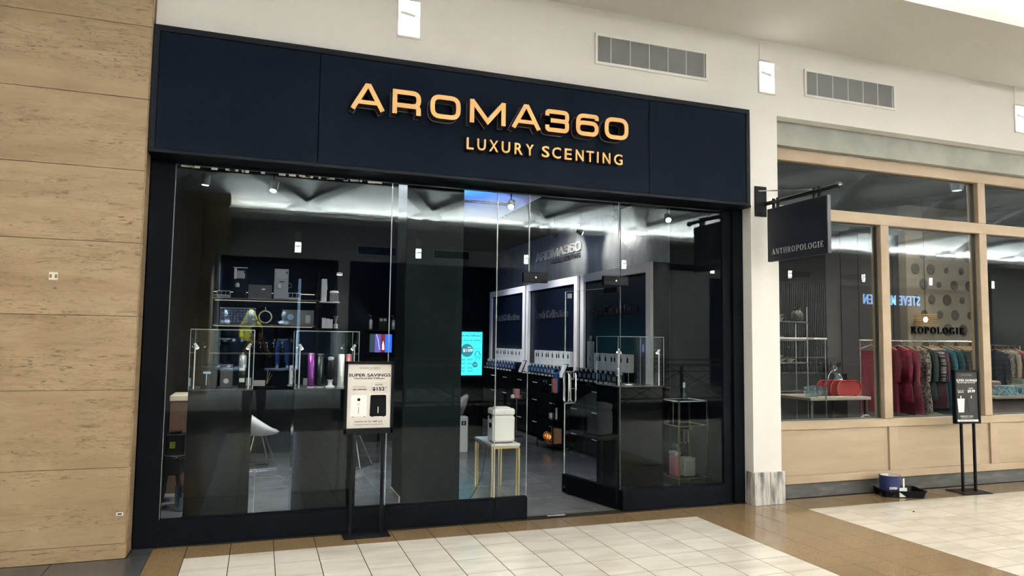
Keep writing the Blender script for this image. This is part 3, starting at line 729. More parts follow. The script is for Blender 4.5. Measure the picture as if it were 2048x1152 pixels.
# ================================================================== THINGS IN THE MALL
def sign_stand(label, loc, rz, dark):
    t = thing('sign_stand', label, 'sign stand', loc, rz)
    W, Z0, Z1 = (.200, .815, 1.405) if not dark else (.215, .800, 1.372)
    if dark: W = .165; Z0 = .745; Z1 = 1.335
    MB().box(-.185, .185, -.13, .13, 0, .010, c=.003).build('base_plate', black_sat, t)
    for x in ((-.125, .125) if not dark else (-.075, .090)):
        MB().box(x - .012, x + .012, -.012, .012, .010, Z0 + .02, c=.002).build('pole', black_sat, t)
    y0 = -.028
    m = MB(); fw = .022
    m.box(-W, W, y0, .02, Z1 - fw, Z1, c=.002); m.box(-W, W, y0, .02, Z0, Z0 + (fw if dark else .045), c=.002)
    m.box(-W, -W + fw, y0, .02, Z0, Z1, c=.002); m.box(W - fw, W, y0, .02, Z0, Z1, c=.002)
    m.build('poster_frame', black_sat, t)
    bx('back_board', black_matte, t, -W + .01, W - .01, -.005, .014, Z0 + .01, Z1 - .01)
    a, b = -W + fw, W - fw; z0 = Z0 + (fw if dark else .045); z1 = Z1 - fw
    p = bx('poster', paper_d if dark else paper, t, a, b, -.014, -.006, z0, z1)
    O = (0, -.014, 0); K = text_wht if dark else text_blk; h = z1 - z0; w_ = b - a
    def tx(s, u0, u1, v0, v1, m_=K, bold=.0, sp=1.0): label_text(s, m_, p, a + u0 * w_, a + u1 * w_, z0 + v0 * h, z0 + v1 * h, O=O, d0=.0004, d1=.0012, bold=bold, spacing=sp)
    def rect(u0, u1, v0, v1, m_, d=.001, name='print', c=0): return MB().box(a + u0 * w_, a + u1 * w_, -.014 - d, -.014, z0 + v0 * h, z0 + v1 * h, c=c).build(name, m_, p)
    def wide(s, u0, u1, v0, v1, m_):
        mb = MB(); cx = 0; ws_ = {'M': 1.5, '3': 1.05, '6': 1.05}
        for ch in s:
            W2 = ws_.get(ch, 1.2)
            for pts, wd, cl in wide_letter(ch, W2, .95, .17): stroke(mb, [(cx + q[0], q[1]) for q in pts], wd, cl)
            cx += W2 + .22
        me = mb.mesh('lettering'); me.materials.append(m_)
        place2d(me, a + u0 * w_, a + u1 * w_, z0 + v0 * h, z0 + v1 * h, O, (1, 0, 0), (0, 0, 1), .0004, .0012); obj_of(me, 'lettering', p)
    if not dark:
        wide('AROMA360', .26, .75, .925, .953, text_grey); tx('LUXURY SCENTING', .46, .73, .905, .917, text_grey)
        tx('SUPER SAVINGS', .02, .985, .802, .852, bold=.022); tx('VanGogh360 Diffuser', .14, .86, .755, .792, bold=.018)
        tx('NOW:', .635, .815, .662, .690, bold=.01); tx('$152', .57, .855, .575, .640, bold=.03); tx('*', .865, .895, .620, .642, bold=.02)
        tx('REGULAR PRICE:', .13, .42, .638, .652); tx('$1,199.00', .14, .42, .588, .616, bold=.015)
        rect(.11, .45, .598, .603, text_blk)
        for u0, u1, v0, v1 in ((.545, .55, .555, .708), (.905, .91, .555, .708), (.545, .91, .555, .558), (.545, .91, .705, .708)): rect(u0, u1, v0, v1, text_grey)
        def device(u0, u1, m_, k_):
            mb = MB(); pts = rpath([(a + u0 * w_, z0 + .18 * h), (a + u1 * w_, z0 + .18 * h), (a + u1 * w_ - .004, z0 + .515 * h), (a + u0 * w_ + .004, z0 + .515 * h)], .014, True)
            mb.prism([(q.x, q.y) for q in pts], -.0158, -.0142, T=lambda x, z, d: (x, d, z)); mb.build('device_print', m_, p)
            for q in (.12, .8): rect(u0 + (u1 - u0) * q, u0 + (u1 - u0) * (q + .1), .172, .182, text_blk)
            uc = (u0 + u1) / 2
            rect(uc - .008, uc + .008, .23, .33, k_, .0024)
        device(.075, .455, white_gl, text_grey); device(.52, .905, text_blk, text_wht)
        MB().lathe([(.0125, -.0172), (.0125, -.014)], c=(a + .265 * w_, 0, z0 + .445 * h), axis='y', n=20).build('print', text_blk, p)
        MB().lathe([(.0125, -.0170), (.0125, -.014)], c=(a + .265 * w_, 0, z0 + .375 * h), axis='y', n=20).build('print', mat('pale_print', (.62, .61, .57), .5), p)
        tx('SCENTS UP TO 1800 sq ft', .18, .82, .080, .112, bold=.012); tx('+ HUNDREDS OF SCENTS TO CHOOSE FROM', .16, .83, .045, .062)
    else:
        wide('AROMA360', .25, .76, .925, .948, mat('grey_ink2', (.30, .29, .29), .5))
        tx('SUPER SAVINGS', .01, .99, .802, .850, bold=.02); tx('My Way Single Wick Candle', .09, .90, .765, .792, bold=.012)
        tx('NOW:', .60, .80, .652, .678); tx('$9.99', .54, .88, .575, .638, bold=.025); tx('REGULAR PRICE:', .06, .38, .618, .630); tx('$48.00', .10, .35, .575, .603, bold=.01)
        for u0, u1, m_ in ((.055, .385, white_sat), (.52, .88, mat('black_candle', (.012, .012, .013), .4))):
            uc = (u0 + u1) / 2
            MB().prism([(a + (u0 + .04) * w_, z0 + .185 * h), (a + (u1 - .04) * w_, z0 + .185 * h), (a + u1 * w_, z0 + .46 * h), (a + u0 * w_, z0 + .46 * h)], -.0158, -.0142, T=lambda x, z, d: (x, d, z)).build('candle_print', m_, p)
            rect(uc - .02, uc + .02, .465, .515, text_wht)
        tx('INSPIRED BY 1 HOTEL', .17, .77, .095, .118, bold=.008); tx('COFFEE, SANDALWOOD, CEDAR', .2, .73, .065, .078)
        rect(0, 1, 0, .038, text_wht); label_text('LIMITED TIME OFFER', text_blk, p, a + .14 * w_, a + .8 * w_, z0 + .010 * h, z0 + .028 * h, O=O, d0=.0011, d1=.0016)
    return t
sign_stand('black floor stand with cream poster in front of the shop glass', (.868, -.075, 0), 0, False)
sign_stand('black floor stand with dark grey poster before the wooden shop window', (7.395, -.27, 0), math.radians(-7), True)

# ---- projecting blade sign of the neighbour
bs = thing('blade_sign', 'dark square blade sign hanging from a steel bar on the white pilaster', 'hanging sign', (4.83, -.13, 2.4))
MB().box(-.125, .02, -.012, 0, .49, .80, c=.002).build('wall_plate', black_sat, bs)
MB().tube([(0, -.005, .62), (0, -.99, .62)], .021, 12).build('bar', mat('polished_bar', (.09, .09, .10), .22, .9), bs)
MB().lathe([(.0, -.03), (.022, -.025), (.030, -.01), (.030, .012), (.021, .02)], c=(0, -.995, .62), axis='y', n=14).build('end_cap', mat('polished_bar', (0, 0, 0)), bs)
MB().tube([(-.10, -.01, .75), (0, -.66, .645)], .006, 6).build('brace_rod', chrome, bs)
for y in (-.14, -.20, -.70, -.76):
    MB().box(-.014, .014, y - .010, y + .010, .545, .655, c=.002).build('hanger_clamp', black_sat, bs)
pn = MB().box(-.022, .022, -.875, -.065, .018, .555, c=.004).build('sign_panel', mat('navy_black_panel', (.006, .009, .016), .45), bs)
serif_text('ANTHROPOLOGIE', mat('pale_sign_ink', (.46, .44, .46), .5), pn, .065, .755, .085, .140, (-.022, -.065, .0), (0, -1, 0), (0, 0, 1), d0=.0, d1=.002, track=.16)

# ---- paint can in a tray
tr = thing('paint_tray', 'black plastic paint tray on the floor below the wooden shop window', 'tray', (6.50, -.165, 0), math.radians(-24))
def tray_mesh(mb, L, Wd, H, t_=.006):
    o0 = [(-L / 2 + .02, -Wd / 2 + .015), (L / 2 - .02, -Wd / 2 + .015), (L / 2 - .02, Wd / 2 - .015), (-L / 2 + .02, Wd / 2 - .015)]
    o1 = [(-L / 2, -Wd / 2), (L / 2, -Wd / 2), (L / 2, Wd / 2), (-L / 2, Wd / 2)]
    def ring(pts, r_, z, ins=0): return [(p.x * (1 - ins), p.y * (1 - ins), z) for p in rpath(pts, r_, True, 4)]
    R0 = ring(o0, .03, 0); R1 = ring(o1, .03, H); R1b = [(x * 1.03, y * 1.04, H) for x, y, z in R1]; R1c = [(x * 1.03, y * 1.04, H + .006) for x, y, z in R1]
    R2 = ring(o1, .03, H + .006, .035); R3 = ring(o0, .03, .008, .05); n_ = len(R0); vs = R0 + R1 + R1b + R1c + R2 + R3; fs = []
    for q in range(5):
        for i in range(n_): j = (i + 1) % n_; fs.append((q * n_ + i, q * n_ + j, (q + 1) * n_ + j, (q + 1) * n_ + i))
    fs.append(tuple(range(n_))[::-1]); fs.append(tuple(5 * n_ + i for i in range(n_)))
    mb.add(vs, fs)
m = MB(); tray_mesh(m, .44, .32, .065); m.build('tray_body', black_sat, tr)
pc = thing('paint_can', 'navy blue paint can with white lid splash standing in the black tray', 'paint can', (6.38, -.165, .009), math.radians(-15))
cb = MB().lathe([(.098, 0), (.102, .004), (.102, .196), (.106, .200), (.106, .208), (.098, .208), (.092, .200)], n=32).build('can_body', mat('navy_can', (.010, .016, .075), .3), pc)
MB().lathe([(.094, .199), (.094, .2075), (.06, .206)], n=28).build('lid', mat('grey_lid', (.32, .30, .27), .4), pc)
MB().prism([(.085 * math.cos(q) - .01, .075 * math.sin(q)) for q in [PI * .35 + PI * .95 * k / 12 for k in range(13)]], .2075, .2105).build('paint_splash', white_sat, pc)
MB().tube([(.106, -.02, .17), (.128, -.025, .150), (.122, -.03, .125), (.106, -.03, .135)], .003, 6).build('wire_handle', chrome, pc)
m = MB()
m.box(.098, .114, -.075, -.070, .03, .185); m.build('tag_strip', white_sat, pc)
MB().box(.030, .114, -.116, -.112, .0, .095, c=.001).build('paper_tag', mat('tag_paper', (.50, .55, .48), .6), pc)
label_text('DURATION', text_wht, cb, -.070, .015, .075, .100, O=(0, -.100, 0), d0=0, d1=.004, bold=.02)
label_text('EXTERIOR', text_wht, cb, -.058, .0, .050, .062, O=(0, -.100, 0), d0=0, d1=.004)
# tags stuck on the pier, litter on the floor
st = tag(MB().box(-1.430, -1.375, -.2235, -.2205, 1.982, 2.038, c=.001).build('wall_tag', mat('tag_cream', (.62, .58, .48), .5), None), 'small square cream tag stuck high on the travertine pier', 'tag')
for a, b in ((-1.426, -1.412), (-1.393, -1.379)): bx('print', mat('tag_print', (.16, .11, .06), .6), st, a, b, -.2243, -.2236, 1.996, 2.022)
st = tag(MB().box(-.925, -.880, -.2235, -.2205, .305, .327, c=.001).build('wall_tag', white_sat, None), 'tiny white tag low on the travertine pier', 'tag')
bx('print', text_blk, st, -.917, -.888, -.2243, -.2236, .311, .321)
tag(MB().box(-.012, .012, -.006, .006, 0, .009, c=.003).build('scrap', black_matte, None, loc=(5.98, -.80, .001), rot=(0, 0, .4)), 'tiny black scrap lying on the pale tiles', 'litter')

# ---- railing behind the photographer, seen mirrored
for (x0_, x1_, y_, lb) in ((2.5, 29.8, -6.74, 'dark metal railing along the near edge of the opening, mirrored in the glass'), (2.5, 29.8, -10.6, 'dark metal railing along the far edge of the opening, mirrored in the glass')):
    rl = thing('railing', lb, 'railing', (x0_, y_, 0)); L_ = x1_ - x0_
    MB().tube([(0, 0, 1.12), (L_, 0, 1.12)], .028, 8).build('top_rail', mat('rail_wood', (.11, .05, .035), .4), rl)
    m = MB(); m.box(0, L_, -.012, .012, .98, 1.0); m.build('middle_rail', black_sat, rl)
    m = MB(); m.box(0, L_, -.02, .02, .06, .10); m.build('bottom_rail', black_sat, rl)
    npn = 14; pw = L_ / npn
    for k in range(npn + 1): bx('post', black_sat, rl, k * pw - .025, k * pw + .025, -.025, .025, 0, 1.1)
    for k in range(npn):
        m = MB(); a, b = k * pw + .03, (k + 1) * pw - .03
        m.tube([(a, 0, .10), (b, 0, .98)], .010, 4); m.tube([(a, 0, .98), (b, 0, .10)], .010, 4)
        m.tube([(a, 0, .54), ((a + b) / 2, 0, .98), (b, 0, .54), ((a + b) / 2, 0, .10)], .008, 4, closed=True)
        m.build('lattice_bar', black_sat, rl)

# ---- mirrored illuminated sign on the far side
ms = thing('illuminated_sign', 'blue white illuminated letters across the mall, mirrored in the wooden shop window', 'shop sign', (26.6, -16.49, 3.27))
lbl = mat('sign_glow', (.6, .75, 1), .5, emit=(.30, .55, 1.0), es=16)
label_text('STEVE MADDEN', lbl, ms, 0, 3.1, 0, .42, O=(0, 0, 0), U=(-1, 0, 0), V=(0, 0, 1), d0=.01, d1=.06, bold=.003, spacing=1.18)
bx('sign_rail', black_sat, ms, -3.15, .05, -.01, .01, -.04, -.02)

# ================================================================== PEOPLE AND MANNEQUINS
def skin_mesh(joints, edges, radii, sub=2, root=0):
    me = bpy.data.meshes.new('body'); me.from_pydata(joints, edges, []); o = bpy.data.objects.new('body', me); C.objects.link(o)
    sm = o.modifiers.new('s', 'SKIN'); sm.use_smooth_shade = True
    for i, rd in enumerate(radii):
        sv = me.skin_vertices[0].data[i]; sv.radius = rd if isinstance(rd, tuple) else (rd, rd); sv.use_root = (i == root)
    o.modifiers.new('d', 'SUBSURF').levels = sub
    dg = bpy.context.evaluated_depsgraph_get(); dg.update()
    out = bpy.data.meshes.new_from_object(o.evaluated_get(dg)); bpy.data.objects.remove(o)
    for p in out.polygons: p.use_smooth = True
    return out
def limb(mbname, m, par, pts, rad, sub=2):
    me = skin_mesh(pts, [(i, i + 1) for i in range(len(pts) - 1)], rad, sub); me.materials.append(m); return obj_of(me, mbname, par)
def figure_body(m, par, arms, legs, head=True, lean=0.0, rh=.062):
    """standing body facing +Y, 1.75 m. arms/legs: per side lists of joint positions"""
    J = [(0, 0, .94), (0, 0, 1.12), (0, .01, 1.30), (0, 0, 1.43), (0, .01, 1.51)]; R_ = [(.155, .11), (.135, .10), (.165, .115), (.12, .08), .052]
    Ed = [(0, 1), (1, 2), (2, 3), (3, 4)]
    if head: J += [(0, .02, 1.60), (0, .02, 1.70)]; R_ += [(.072, .085), (.070, .085)]; Ed += [(4, 5), (5, 6)]
    for s_, A in arms:
        k = len(J); J += A; R_ += [.056, .044, .030, .034]; Ed += [(3, k)] + [(k + i, k + i + 1) for i in range(len(A) - 1)]
    for s_, A in legs:
        k = len(J); J += A; R_ += [.088, .055, .038, .042, .034]; Ed += [(0, k)] + [(k + i, k + i + 1) for i in range(len(A) - 1)]
    me = skin_mesh(J, Ed, R_); me.materials.append(m); return me
def leg_joints(s_, spread=.10, fwd=0): return (s_, [(s_ * .095, 0, .86), (s_ * spread, .02 + fwd, .48), (s_ * (spread + .01), fwd, .10), (s_ * (spread + .012), .02 + fwd, .045), (s_ * (spread + .025), .14 + fwd, .035)])
ARM_DOWN = [(s_, [(s_ * .19, 0, 1.42), (s_ * .245, -.01, 1.15), (s_ * .255, .05, .90), (s_ * .25, .07, .82)]) for s_ in (1, -1)]
def hand(par, m, wrist, dirv, side, curl=.6):
    """five tapered fingers and a palm; dirv points from wrist to knuckles"""
    W_ = Vector(wrist); D = Vector(dirv).normalized(); S = Vector(side).normalized(); N_ = D.cross(S)
    J = [W_, W_ + D * .05]; Rr = [(.026, .018), (.034, .016)]; me = skin_mesh([tuple(q) for q in J], [(0, 1)], Rr, 1); me.materials.append(m); obj_of(me, 'palm', par)
    for i, (off, ln) in enumerate(((-.027, .068), (-.009, .080), (.009, .075), (.026, .058))):
        p0 = W_ + D * .055 + S * off; p1 = p0 + D * ln * .4 * math.cos(curl * .4) + N_ * ln * .4 * math.sin(curl * .4)
        p2 = p1 + D * ln * .35 * math.cos(curl) + N_ * ln * .35 * math.sin(curl); p3 = p2 + D * ln * .25 * math.cos(curl * 1.6) + N_ * ln * .25 * math.sin(curl * 1.6)
        limb('finger', m, par, [tuple(q) for q in (p0 - D * .015, p1, p2, p3)], [.009, .0088, .008, .0065], 1)
    p0 = W_ + D * .02 - S * .025; limb('thumb', m, par, [tuple(q) for q in (p0, p0 - S * .025 + D * .02, p0 - S * .03 + D * .05 + N_ * .01)], [.011, .010, .008], 1)
# photographer: stands just behind the camera position, mirrored in the glass
ph = thing('person', 'person in dark shirt, black trousers and trainers holding up a phone, mirrored in the glass', 'person', (-.06, -6.62, 0))
arms = [(s_, [(s_ * .19, .0, 1.42), (s_ * .25, .10, 1.22), (s_ * .13, .32, 1.46), (s_ * .095, .36, 1.53)]) for s_ in (1, -1)]
me = figure_body(skin_m, ph, arms, [leg_joints(1, .11, .02), leg_joints(-1, .12, -.03)])
me.materials.append(mat('dark_shirt', (.012, .014, .022), .9)); me.materials.append(mat('black_trousers', (.008, .008, .010), .9))
for p_ in me.polygons:
    c_ = p_.center
    p_.material_index = 2 if (c_.z < .98 and c_.z > .08) else (1 if c_.z < 1.46 and c_.y < .16 else 0)
obj_of(me, 'body', ph)
limb('shirt', mat('dark_shirt', (.012, .014, .022), .9), ph, [(0, 0, .90), (0, 0, 1.12), (0, .01, 1.30), (0, 0, 1.44)], [(.175, .135), (.155, .125), (.185, .135), (.16, .09)])
for s_ in (1, -1):
    limb('sleeve', MATS['dark_shirt'], ph, [(s_ * .13, 0, 1.43), (s_ * .20, .01, 1.40), (s_ * .24, .08, 1.27)], [.075, .07, .062])
    limb('trouser_leg', mat('black_trousers', (.008, .008, .010), .9), ph, [(s_ * .08, 0, .93), (s_ * .10, .01, .75), (s_ * .115, .02, .48), (s_ * .12, 0, .13)], [.115, .105, .078, .060])
    MB().ell((s_ * .135, .06, .045), .052, .145, .045).build('shoe', mat('dark_shoe', (.012, .014, .03), .7), ph)
    MB().box(s_ * .135 - .05, s_ * .135 + .05, -.08, .20, 0, .022, c=.01).build('shoe_sole', mat('shoe_sole', (.30, .30, .30), .6), ph)
    hand(ph, skin_m, (s_ * .088, .375, 1.545), (-s_ * .15, .25, 1), (s_ * .2, 1, -.2), .7)
    MB().ell((s_ * .029, .108, 1.655), .012, .008, .008, 10, 6).build('eye', white_sat, ph)
    MB().ell((s_ * .079, .02, 1.64), .010, .02, .03, 8, 6).build('ear', skin_m, ph)
MB().ell((0, .122, 1.62), .012, .018, .022, 8, 6).build('nose', skin_m, ph); MB().ell((0, .106, 1.583), .024, .006, .006, 8, 6).build('mouth', rosy, ph)
MB().ell((0, -.005, 1.70), .088, .105, .085).build('hair', mat('dark_hair', (.012, .009, .007), .8), ph)
pho = tag(MB().box(-.038, .038, -.005, .005, -.078, .078, c=.004).build('phone', black_gloss, None, loc=(-.06, -6.175, 1.62)), 'black phone held up in both hands by the mirrored person', 'phone')
# three shop mannequins across the mall
man_m = mat('mannequin_white', (.70, .76, .82), .35)
dnm = mat('blue_denim', (.05, .14, .36), .8)
pf = thing('display_plinth', 'low lit window plinth under the mirrored mannequins', 'plinth', (.0, -17.35, 0))
bx('plinth_body', dark_wall, pf, -1.15, 1.1, -.5, .5, 0, .56); bx('plinth_top', mat('blue_white_lam', (.45, .52, .62), .4), pf, -1.15, 1.1, -.5, .52, .56, .60)
bx('lit_edge', mat('window_edge_glow', (.6, .75, 1), .5, emit=(.55, .72, 1), es=5), ws, 1.06, 1.14, -16.72, -16.66, .6, 3.4)
area_light('window_lamp', (-.1, -16.9, 3.8), (math.radians(-15), 0, 0), 1.8, .2, 1700, (.70, .82, 1.0))
def mannequin(x, label, jacket, trousers, hood):
    t = thing('mannequin', label, 'mannequin', (x, -17.2, .602))
    me = figure_body(man_m, t, ARM_DOWN, [leg_joints(1, .13), leg_joints(-1, .13)], head=False); obj_of(me, 'body', t)
    MB().ell((0, .02, 1.66), .078, .10, .135).build('head', man_m, t)
    bulk = .02 if hood else 0
    limb('jacket', jacket, t, [(0, 0, .78 if hood else .92), (0, 0, 1.0), (0, .01, 1.28), (0, 0, 1.46)], [(.24 + bulk, .17), (.20 + bulk, .16), (.21 + bulk, .15), (.15, .11)])
    for s_ in (1, -1):
        limb('sleeve', jacket, t, [(s_ * .12, 0, 1.44), (s_ * .22, 0, 1.38), (s_ * .27, -.01, 1.13), (s_ * .275, .05, .90)], [.09, .085 + bulk, .075 + bulk, .055 + bulk])
        limb('trouser_leg', trousers, t, [(s_ * .08, 0, .93), (s_ * .11, .01, .75), (s_ * .13, .02, .48), (s_ * .145, 0, .12)], [.12, .11, .088, .075])
        MB().ell((s_ * .15, .07, .05), .05, .14, .05).build('shoe', white_sat, t)
    if hood:
        MB().lathe([(.21, -.16), (.17, -.05), (.14, .06), (.10, .13), (.02, .17)], c=(0, -.03, 1.66), n=18, sy=.9).build('hood', jacket, t)
        MB().ell((0, .10, 1.63), .10, .06, .13).build('face', man_m, t)
        bx('zip_panel', white_sat, t, -.02, .02, .16, .175, .85, 1.40)
    return t
yel = mat('yellow_puffer', (.50, .40, .02), .6)
mannequin(-1.03, 'mannequin in black by the edge of the mirrored window', black_matte, black_matte, False)
mannequin(-.28, 'mannequin in a yellow hooded puffer coat in the mirrored window', yel, black_matte, True)
mannequin(.68, 'mannequin in black jacket and blue jeans in the mirrored window', black_matte, dnm, False)

# ================================================================== INSIDE THE BLACK SHOP
def vitrine(label, loc, W, D, ZT, ZB):
    t = thing('display_case', label, 'display case', loc)
    MB().box(0, W, 0, D, .0, ZT - .012, c=.003).build('base_cabinet', black_gloss, t)
    MB().box(-.004, W + .004, -.004, D + .004, ZT - .012, ZT, c=.002).build('deck', mat('steel_deck', (.05, .05, .055), .25), t)
    ed = .0016
    def gp(corners, name='glass_pane'):
        m = MB(); m.add(corners, [(0, 1, 2, 3)]); m.build(name, glass_thin, t)
    z0, z1 = ZT, ZB
    gp([(0, 0, z0), (W, 0, z0), (W, 0, z1), (0, 0, z1)]); gp([(0, D, z0), (W, D, z0), (W, D, z1), (0, D, z1)])
    gp([(0, 0, z0), (0, D, z0), (0, D, z1), (0, 0, z1)]); gp([(W, 0, z0), (W, D, z0), (W, D, z1), (W, 0, z1)])
    gp([(0, 0, z1), (W, 0, z1), (W, D, z1), (0, D, z1)], 'glass_top')
    m = MB()
    for x in (0, W):
        for y in (0, D): m.box(x - ed, x + ed, y - ed, y + ed, z0, z1)
    for y in (0, D): m.box(0, W, y - ed, y + ed, z1 - ed, z1 + ed)
    for x in (0, W): m.box(x - ed, x + ed, 0, D, z1 - ed, z1 + ed)
    m.build('glass_edges', glass_edge, t)
    for x, s_ in ((.035, 1), (W - .035, -1)):
        rd = MB().tube([(x, .04, z0), (x, .04, z0 + .37)], .005, 8).build('lamp_rod', white_sat, t)
        MB().lathe([(.012, 0), (.012, .004)], c=(x, .04, z0), n=12).build('rod_foot', chrome, rd)
        hd_ = MB().tube([(x - s_ * .006, .04, z0 + .385), (x + s_ * .018, .05, z0 + .345)], [.011, .014], 10).build('lamp_head', white_sat, rd)
        MB().tube([(x + s_ * .018, .05, z0 + .345), (x + s_ * .020, .051, z0 + .342)], .011, 10).build('lens', spot_em2, hd_)
        spot_light('case_lamp', (x + s_ * .024, .054, z0 + .335), (W / 2, D * .55, z0), 2.2, 110, .8, (1, .98, .92), .01, t)
    return t
vitrine('left glass display case with a black reed bottle on a black glossy cabinet', (-.545, .42, 0), .50, .48, 1.15, 1.655)
vitrine('middle glass display case of coloured tubes on a black glossy cabinet', (.300, .42, 0), .54, .48, 1.15, 1.655)
vitrine('glass display case beside the open door on a black glossy cabinet', (3.55, .62, 0), .55, .50, 1.13, 1.650)
# contents of the left case
def pump_bottle(label, loc, s=1.0, cap=silver, group=None):
    t = thing('fragrance_bottle', label, 'bottle', loc, 0, group)
    MB().lathe([(.030, 0), (.032, .004), (.032, .14), (.028, .15)], n=20).build('bottle_body', mat('black_glass', (.008, .009, .01), .08), t)
    MB().lathe([(.026, .15), (.026, .175)], n=20).build('collar', cap, t)
    MB().lathe([(.031, .175), (.033, .18), (.033, .275), (.026, .285), (.008, .29), (.008, .31)], n=20).build('pump_head', mat('dark_silver', (.20, .21, .21), .3, .5), t)
    bx('body_label', mat('pale_label', (.42, .44, .40), .5), t, -.022, .022, -.0335, -.031, .05, .085)
    return t
pump_bottle('tall black and silver pump bottle in the left display case', (-.135, .62, 1.151))
def plain_box(name, label, cat, loc, w_, d_, h_, m_, rz=0, group=None, c=.002, lidm=None):
    t = thing(name, label, cat, loc, rz, group)
    MB().box(-w_ / 2, w_ / 2, -d_ / 2, d_ / 2, 0, h_ * .86, c=c).build('box_body', m_, t)
    MB().box(-w_ / 2 - .001, w_ / 2 + .001, -d_ / 2 - .001, d_ / 2 + .001, h_ * .87, h_, c=c).build('box_lid', lidm or m_, t)
    return t
bxm = mat('graphite_card', (.030, .032, .036), .5)
b_ = plain_box('product_box', 'tall graphite box beside the pump bottle in the left display case', 'box', (-.265, .66, 1.151), .10, .10, .20, bxm)
MB().lathe([(.022, -.052), (.022, -.0505)], c=(0, 0, .06), axis='y', n=16).build('round_emblem', grey_pl, b_)
b_ = plain_box('product_box', 'dark box with a pale T shaped stripe in the left display case', 'box', (-.40, .60, 1.151), .13, .10, .185, black_sat, c=.002)
bx('stripe', mat('blue_grey_print', (.20, .28, .36), .5), b_, -.045, .015, -.0525, -.0505, .125, .145); bx('stripe', MATS['blue_grey_print'], b_, -.022, -.014, -.0525, -.0505, .03, .125)
# coloured tubes in the middle case
for x, y, rd, h_, m_, lb in ((.445, .60, .031, .30, purple, 'purple'), (.525, .62, .034, .295, green_bk, 'black green'), (.708, .62, .031, .295, silver, 'silver'), (.778, .64, .028, .295, rosy, 'dusty rose')):
    t = thing('scent_tube', '%s metal scent tube standing in the middle display case' % lb, 'diffuser', (x, y, 1.151))
    MB().lathe([(rd + .003, 0), (rd + .003, .006)], n=24).build('foot_disc', white_sat, t)
    MB().lathe([(rd, .006), (rd, h_ - .004), (rd - .003, h_)], n=28).build('tube_body', m_, t)
    MB().lathe([(rd - .004, h_ - .001), (rd - .004, h_ + .003)], n=24).build('top_disc', grey_pl, t)
t = thing('desk_diffuser', 'black knob topped diffuser on a white foot between the tubes', 'diffuser', (.612, .58, 1.151))
MB().lathe([(.042, 0), (.042, .006), (.02, .02), (.018, .05), (.03, .07)], n=22).build('foot', white_sat, t)
MB().lathe([(.03, .07), (.034, .08), (.034, .22), (.022, .24)], n=22).build('body', black_sat, t); MB().lathe([(.016, .24), (.026, .25), (.026, .27), (.01, .275)], n=18).build('knob', grey_pl, t)
# contents of the case beside the door
t = pump_bottle('dark pump bottle in the display case beside the door', (3.68, .86, 1.131)); t.scale = (.9, .9, .62)
MB().tube([(0, 0, 0), (0, 0, .20)], .004, 8).lathe([(.03, 0), (.03, .004)], n=16).build('display_rod', chrome, None, loc=(3.80, .85, 1.131))
tag(bpy.data.objects['display_rod'], 'thin upright steel rod on a round foot in the case beside the door', 'stand')
tag(MB().box(-.03, .03, -.03, .03, 0, .012, c=.003).build('white_tray', white_gl, None, loc=(3.74, .74, 1.131)), 'small white dish in the case beside the door', 'dish')

# back shelves
sh = thing('wall_shelving', 'lit shelves on the dark back wall above the low black counter', 'shelf', (-.66, 4.9, 0))
for z, a, b in ((2.145, 0, 1.46), (1.77, .0, 1.42), (1.365, 0, 1.42)):
    s_ = MB().box(a, b, -.16, .215, z - .018, z, c=.002).build('shelf_board', mat('grey_shelf', (.10, .10, .095), .35), sh)
    MB().box(a + .02, b - .02, .19, .20, z - .026, z - .020).build('light_strip', led_warm, s_)
MB().box(0, 1.42, .20, .215, 2.24, 2.25).build('light_strip', led_warm, sh)
for x in (-.02, 1.44): bx('upright', black_sat, sh, x, x + .02, -.12, .218, .93, 2.6)
bc = thing('low_counter', 'long low black counter below the lit shelves', 'cabinet', (-.80, 4.40, 0))
MB().box(0, 1.75, .0, .50, .0, .885, c=.003).build('counter_body', black_sat, bc); MB().box(-.01, 1.76, -.02, .51, .885, .91, c=.003).build('counter_top', black_gloss, bc)
for k in range(3): MB().box(.01 + k * .58, .58 + k * .58, -.012, -.001, .08, .86, c=.002).build('door', black_sat, bc)
# scent machines etc. on the top shelf
def machine(label, x, z, w_, h_, m_, loop=True):
    t = thing('scent_machine', label, 'diffuser', (x, 4.86, z + .001))
    MB().box(-w_ / 2, w_ / 2, -.09, .09, 0, h_, c=.008).build('machine_body', m_, t)
    MB().box(-w_ / 2 + .02, w_ / 2 - .02, -.096, -.0905, h_ * .66, h_ * .93, c=.003).build('front_panel', mat('light_grey_pl', (.42, .42, .42), .4), t)
    bx('slot', black_matte, t, -.03, .04, -.097, -.0905, h_ * .56, h_ * .585)
    bx('lock', black_matte, t, w_ / 2 - .035, w_ / 2 - .02, -.099, -.0965, h_ * .84, h_ * .91)
    MB().lathe([(.026, 0), (.028, .04), (.02, .055), (.012, .06)], c=(-.03, -.122, h_ * .36), n=16).build('oil_bottle', white_sat, t)
    if loop: MB().tube([(w_ / 2, -.02, h_ * .55), (w_ / 2 + .04, -.02, h_ * .52), (w_ / 2 + .045, -.02, h_ * .42), (w_ / 2, -.02, h_ * .37)], .003, 6).build('hose', grey_pl, t)
    return t
machine('tall light grey scent machine on the top shelf', .262, 2.146, .20, .44, mat('machine_grey', (.36, .37, .37), .4))
t = machine('tall black scent machine with a chrome head on the top shelf', -.30, 2.146, .17, .42, black_sat, False)
MB().box(-.10, .10, -.1, .1, .425, .44, c=.003).build('top_cap', chrome, t); bx('chrome_panel', white_sat, t, -.08, -.045, -.101, -.097, .27, .42)
t = thing('device_case', 'wide black device box with a silver badge on the top shelf', 'diffuser', (.0, 4.86, 2.147))
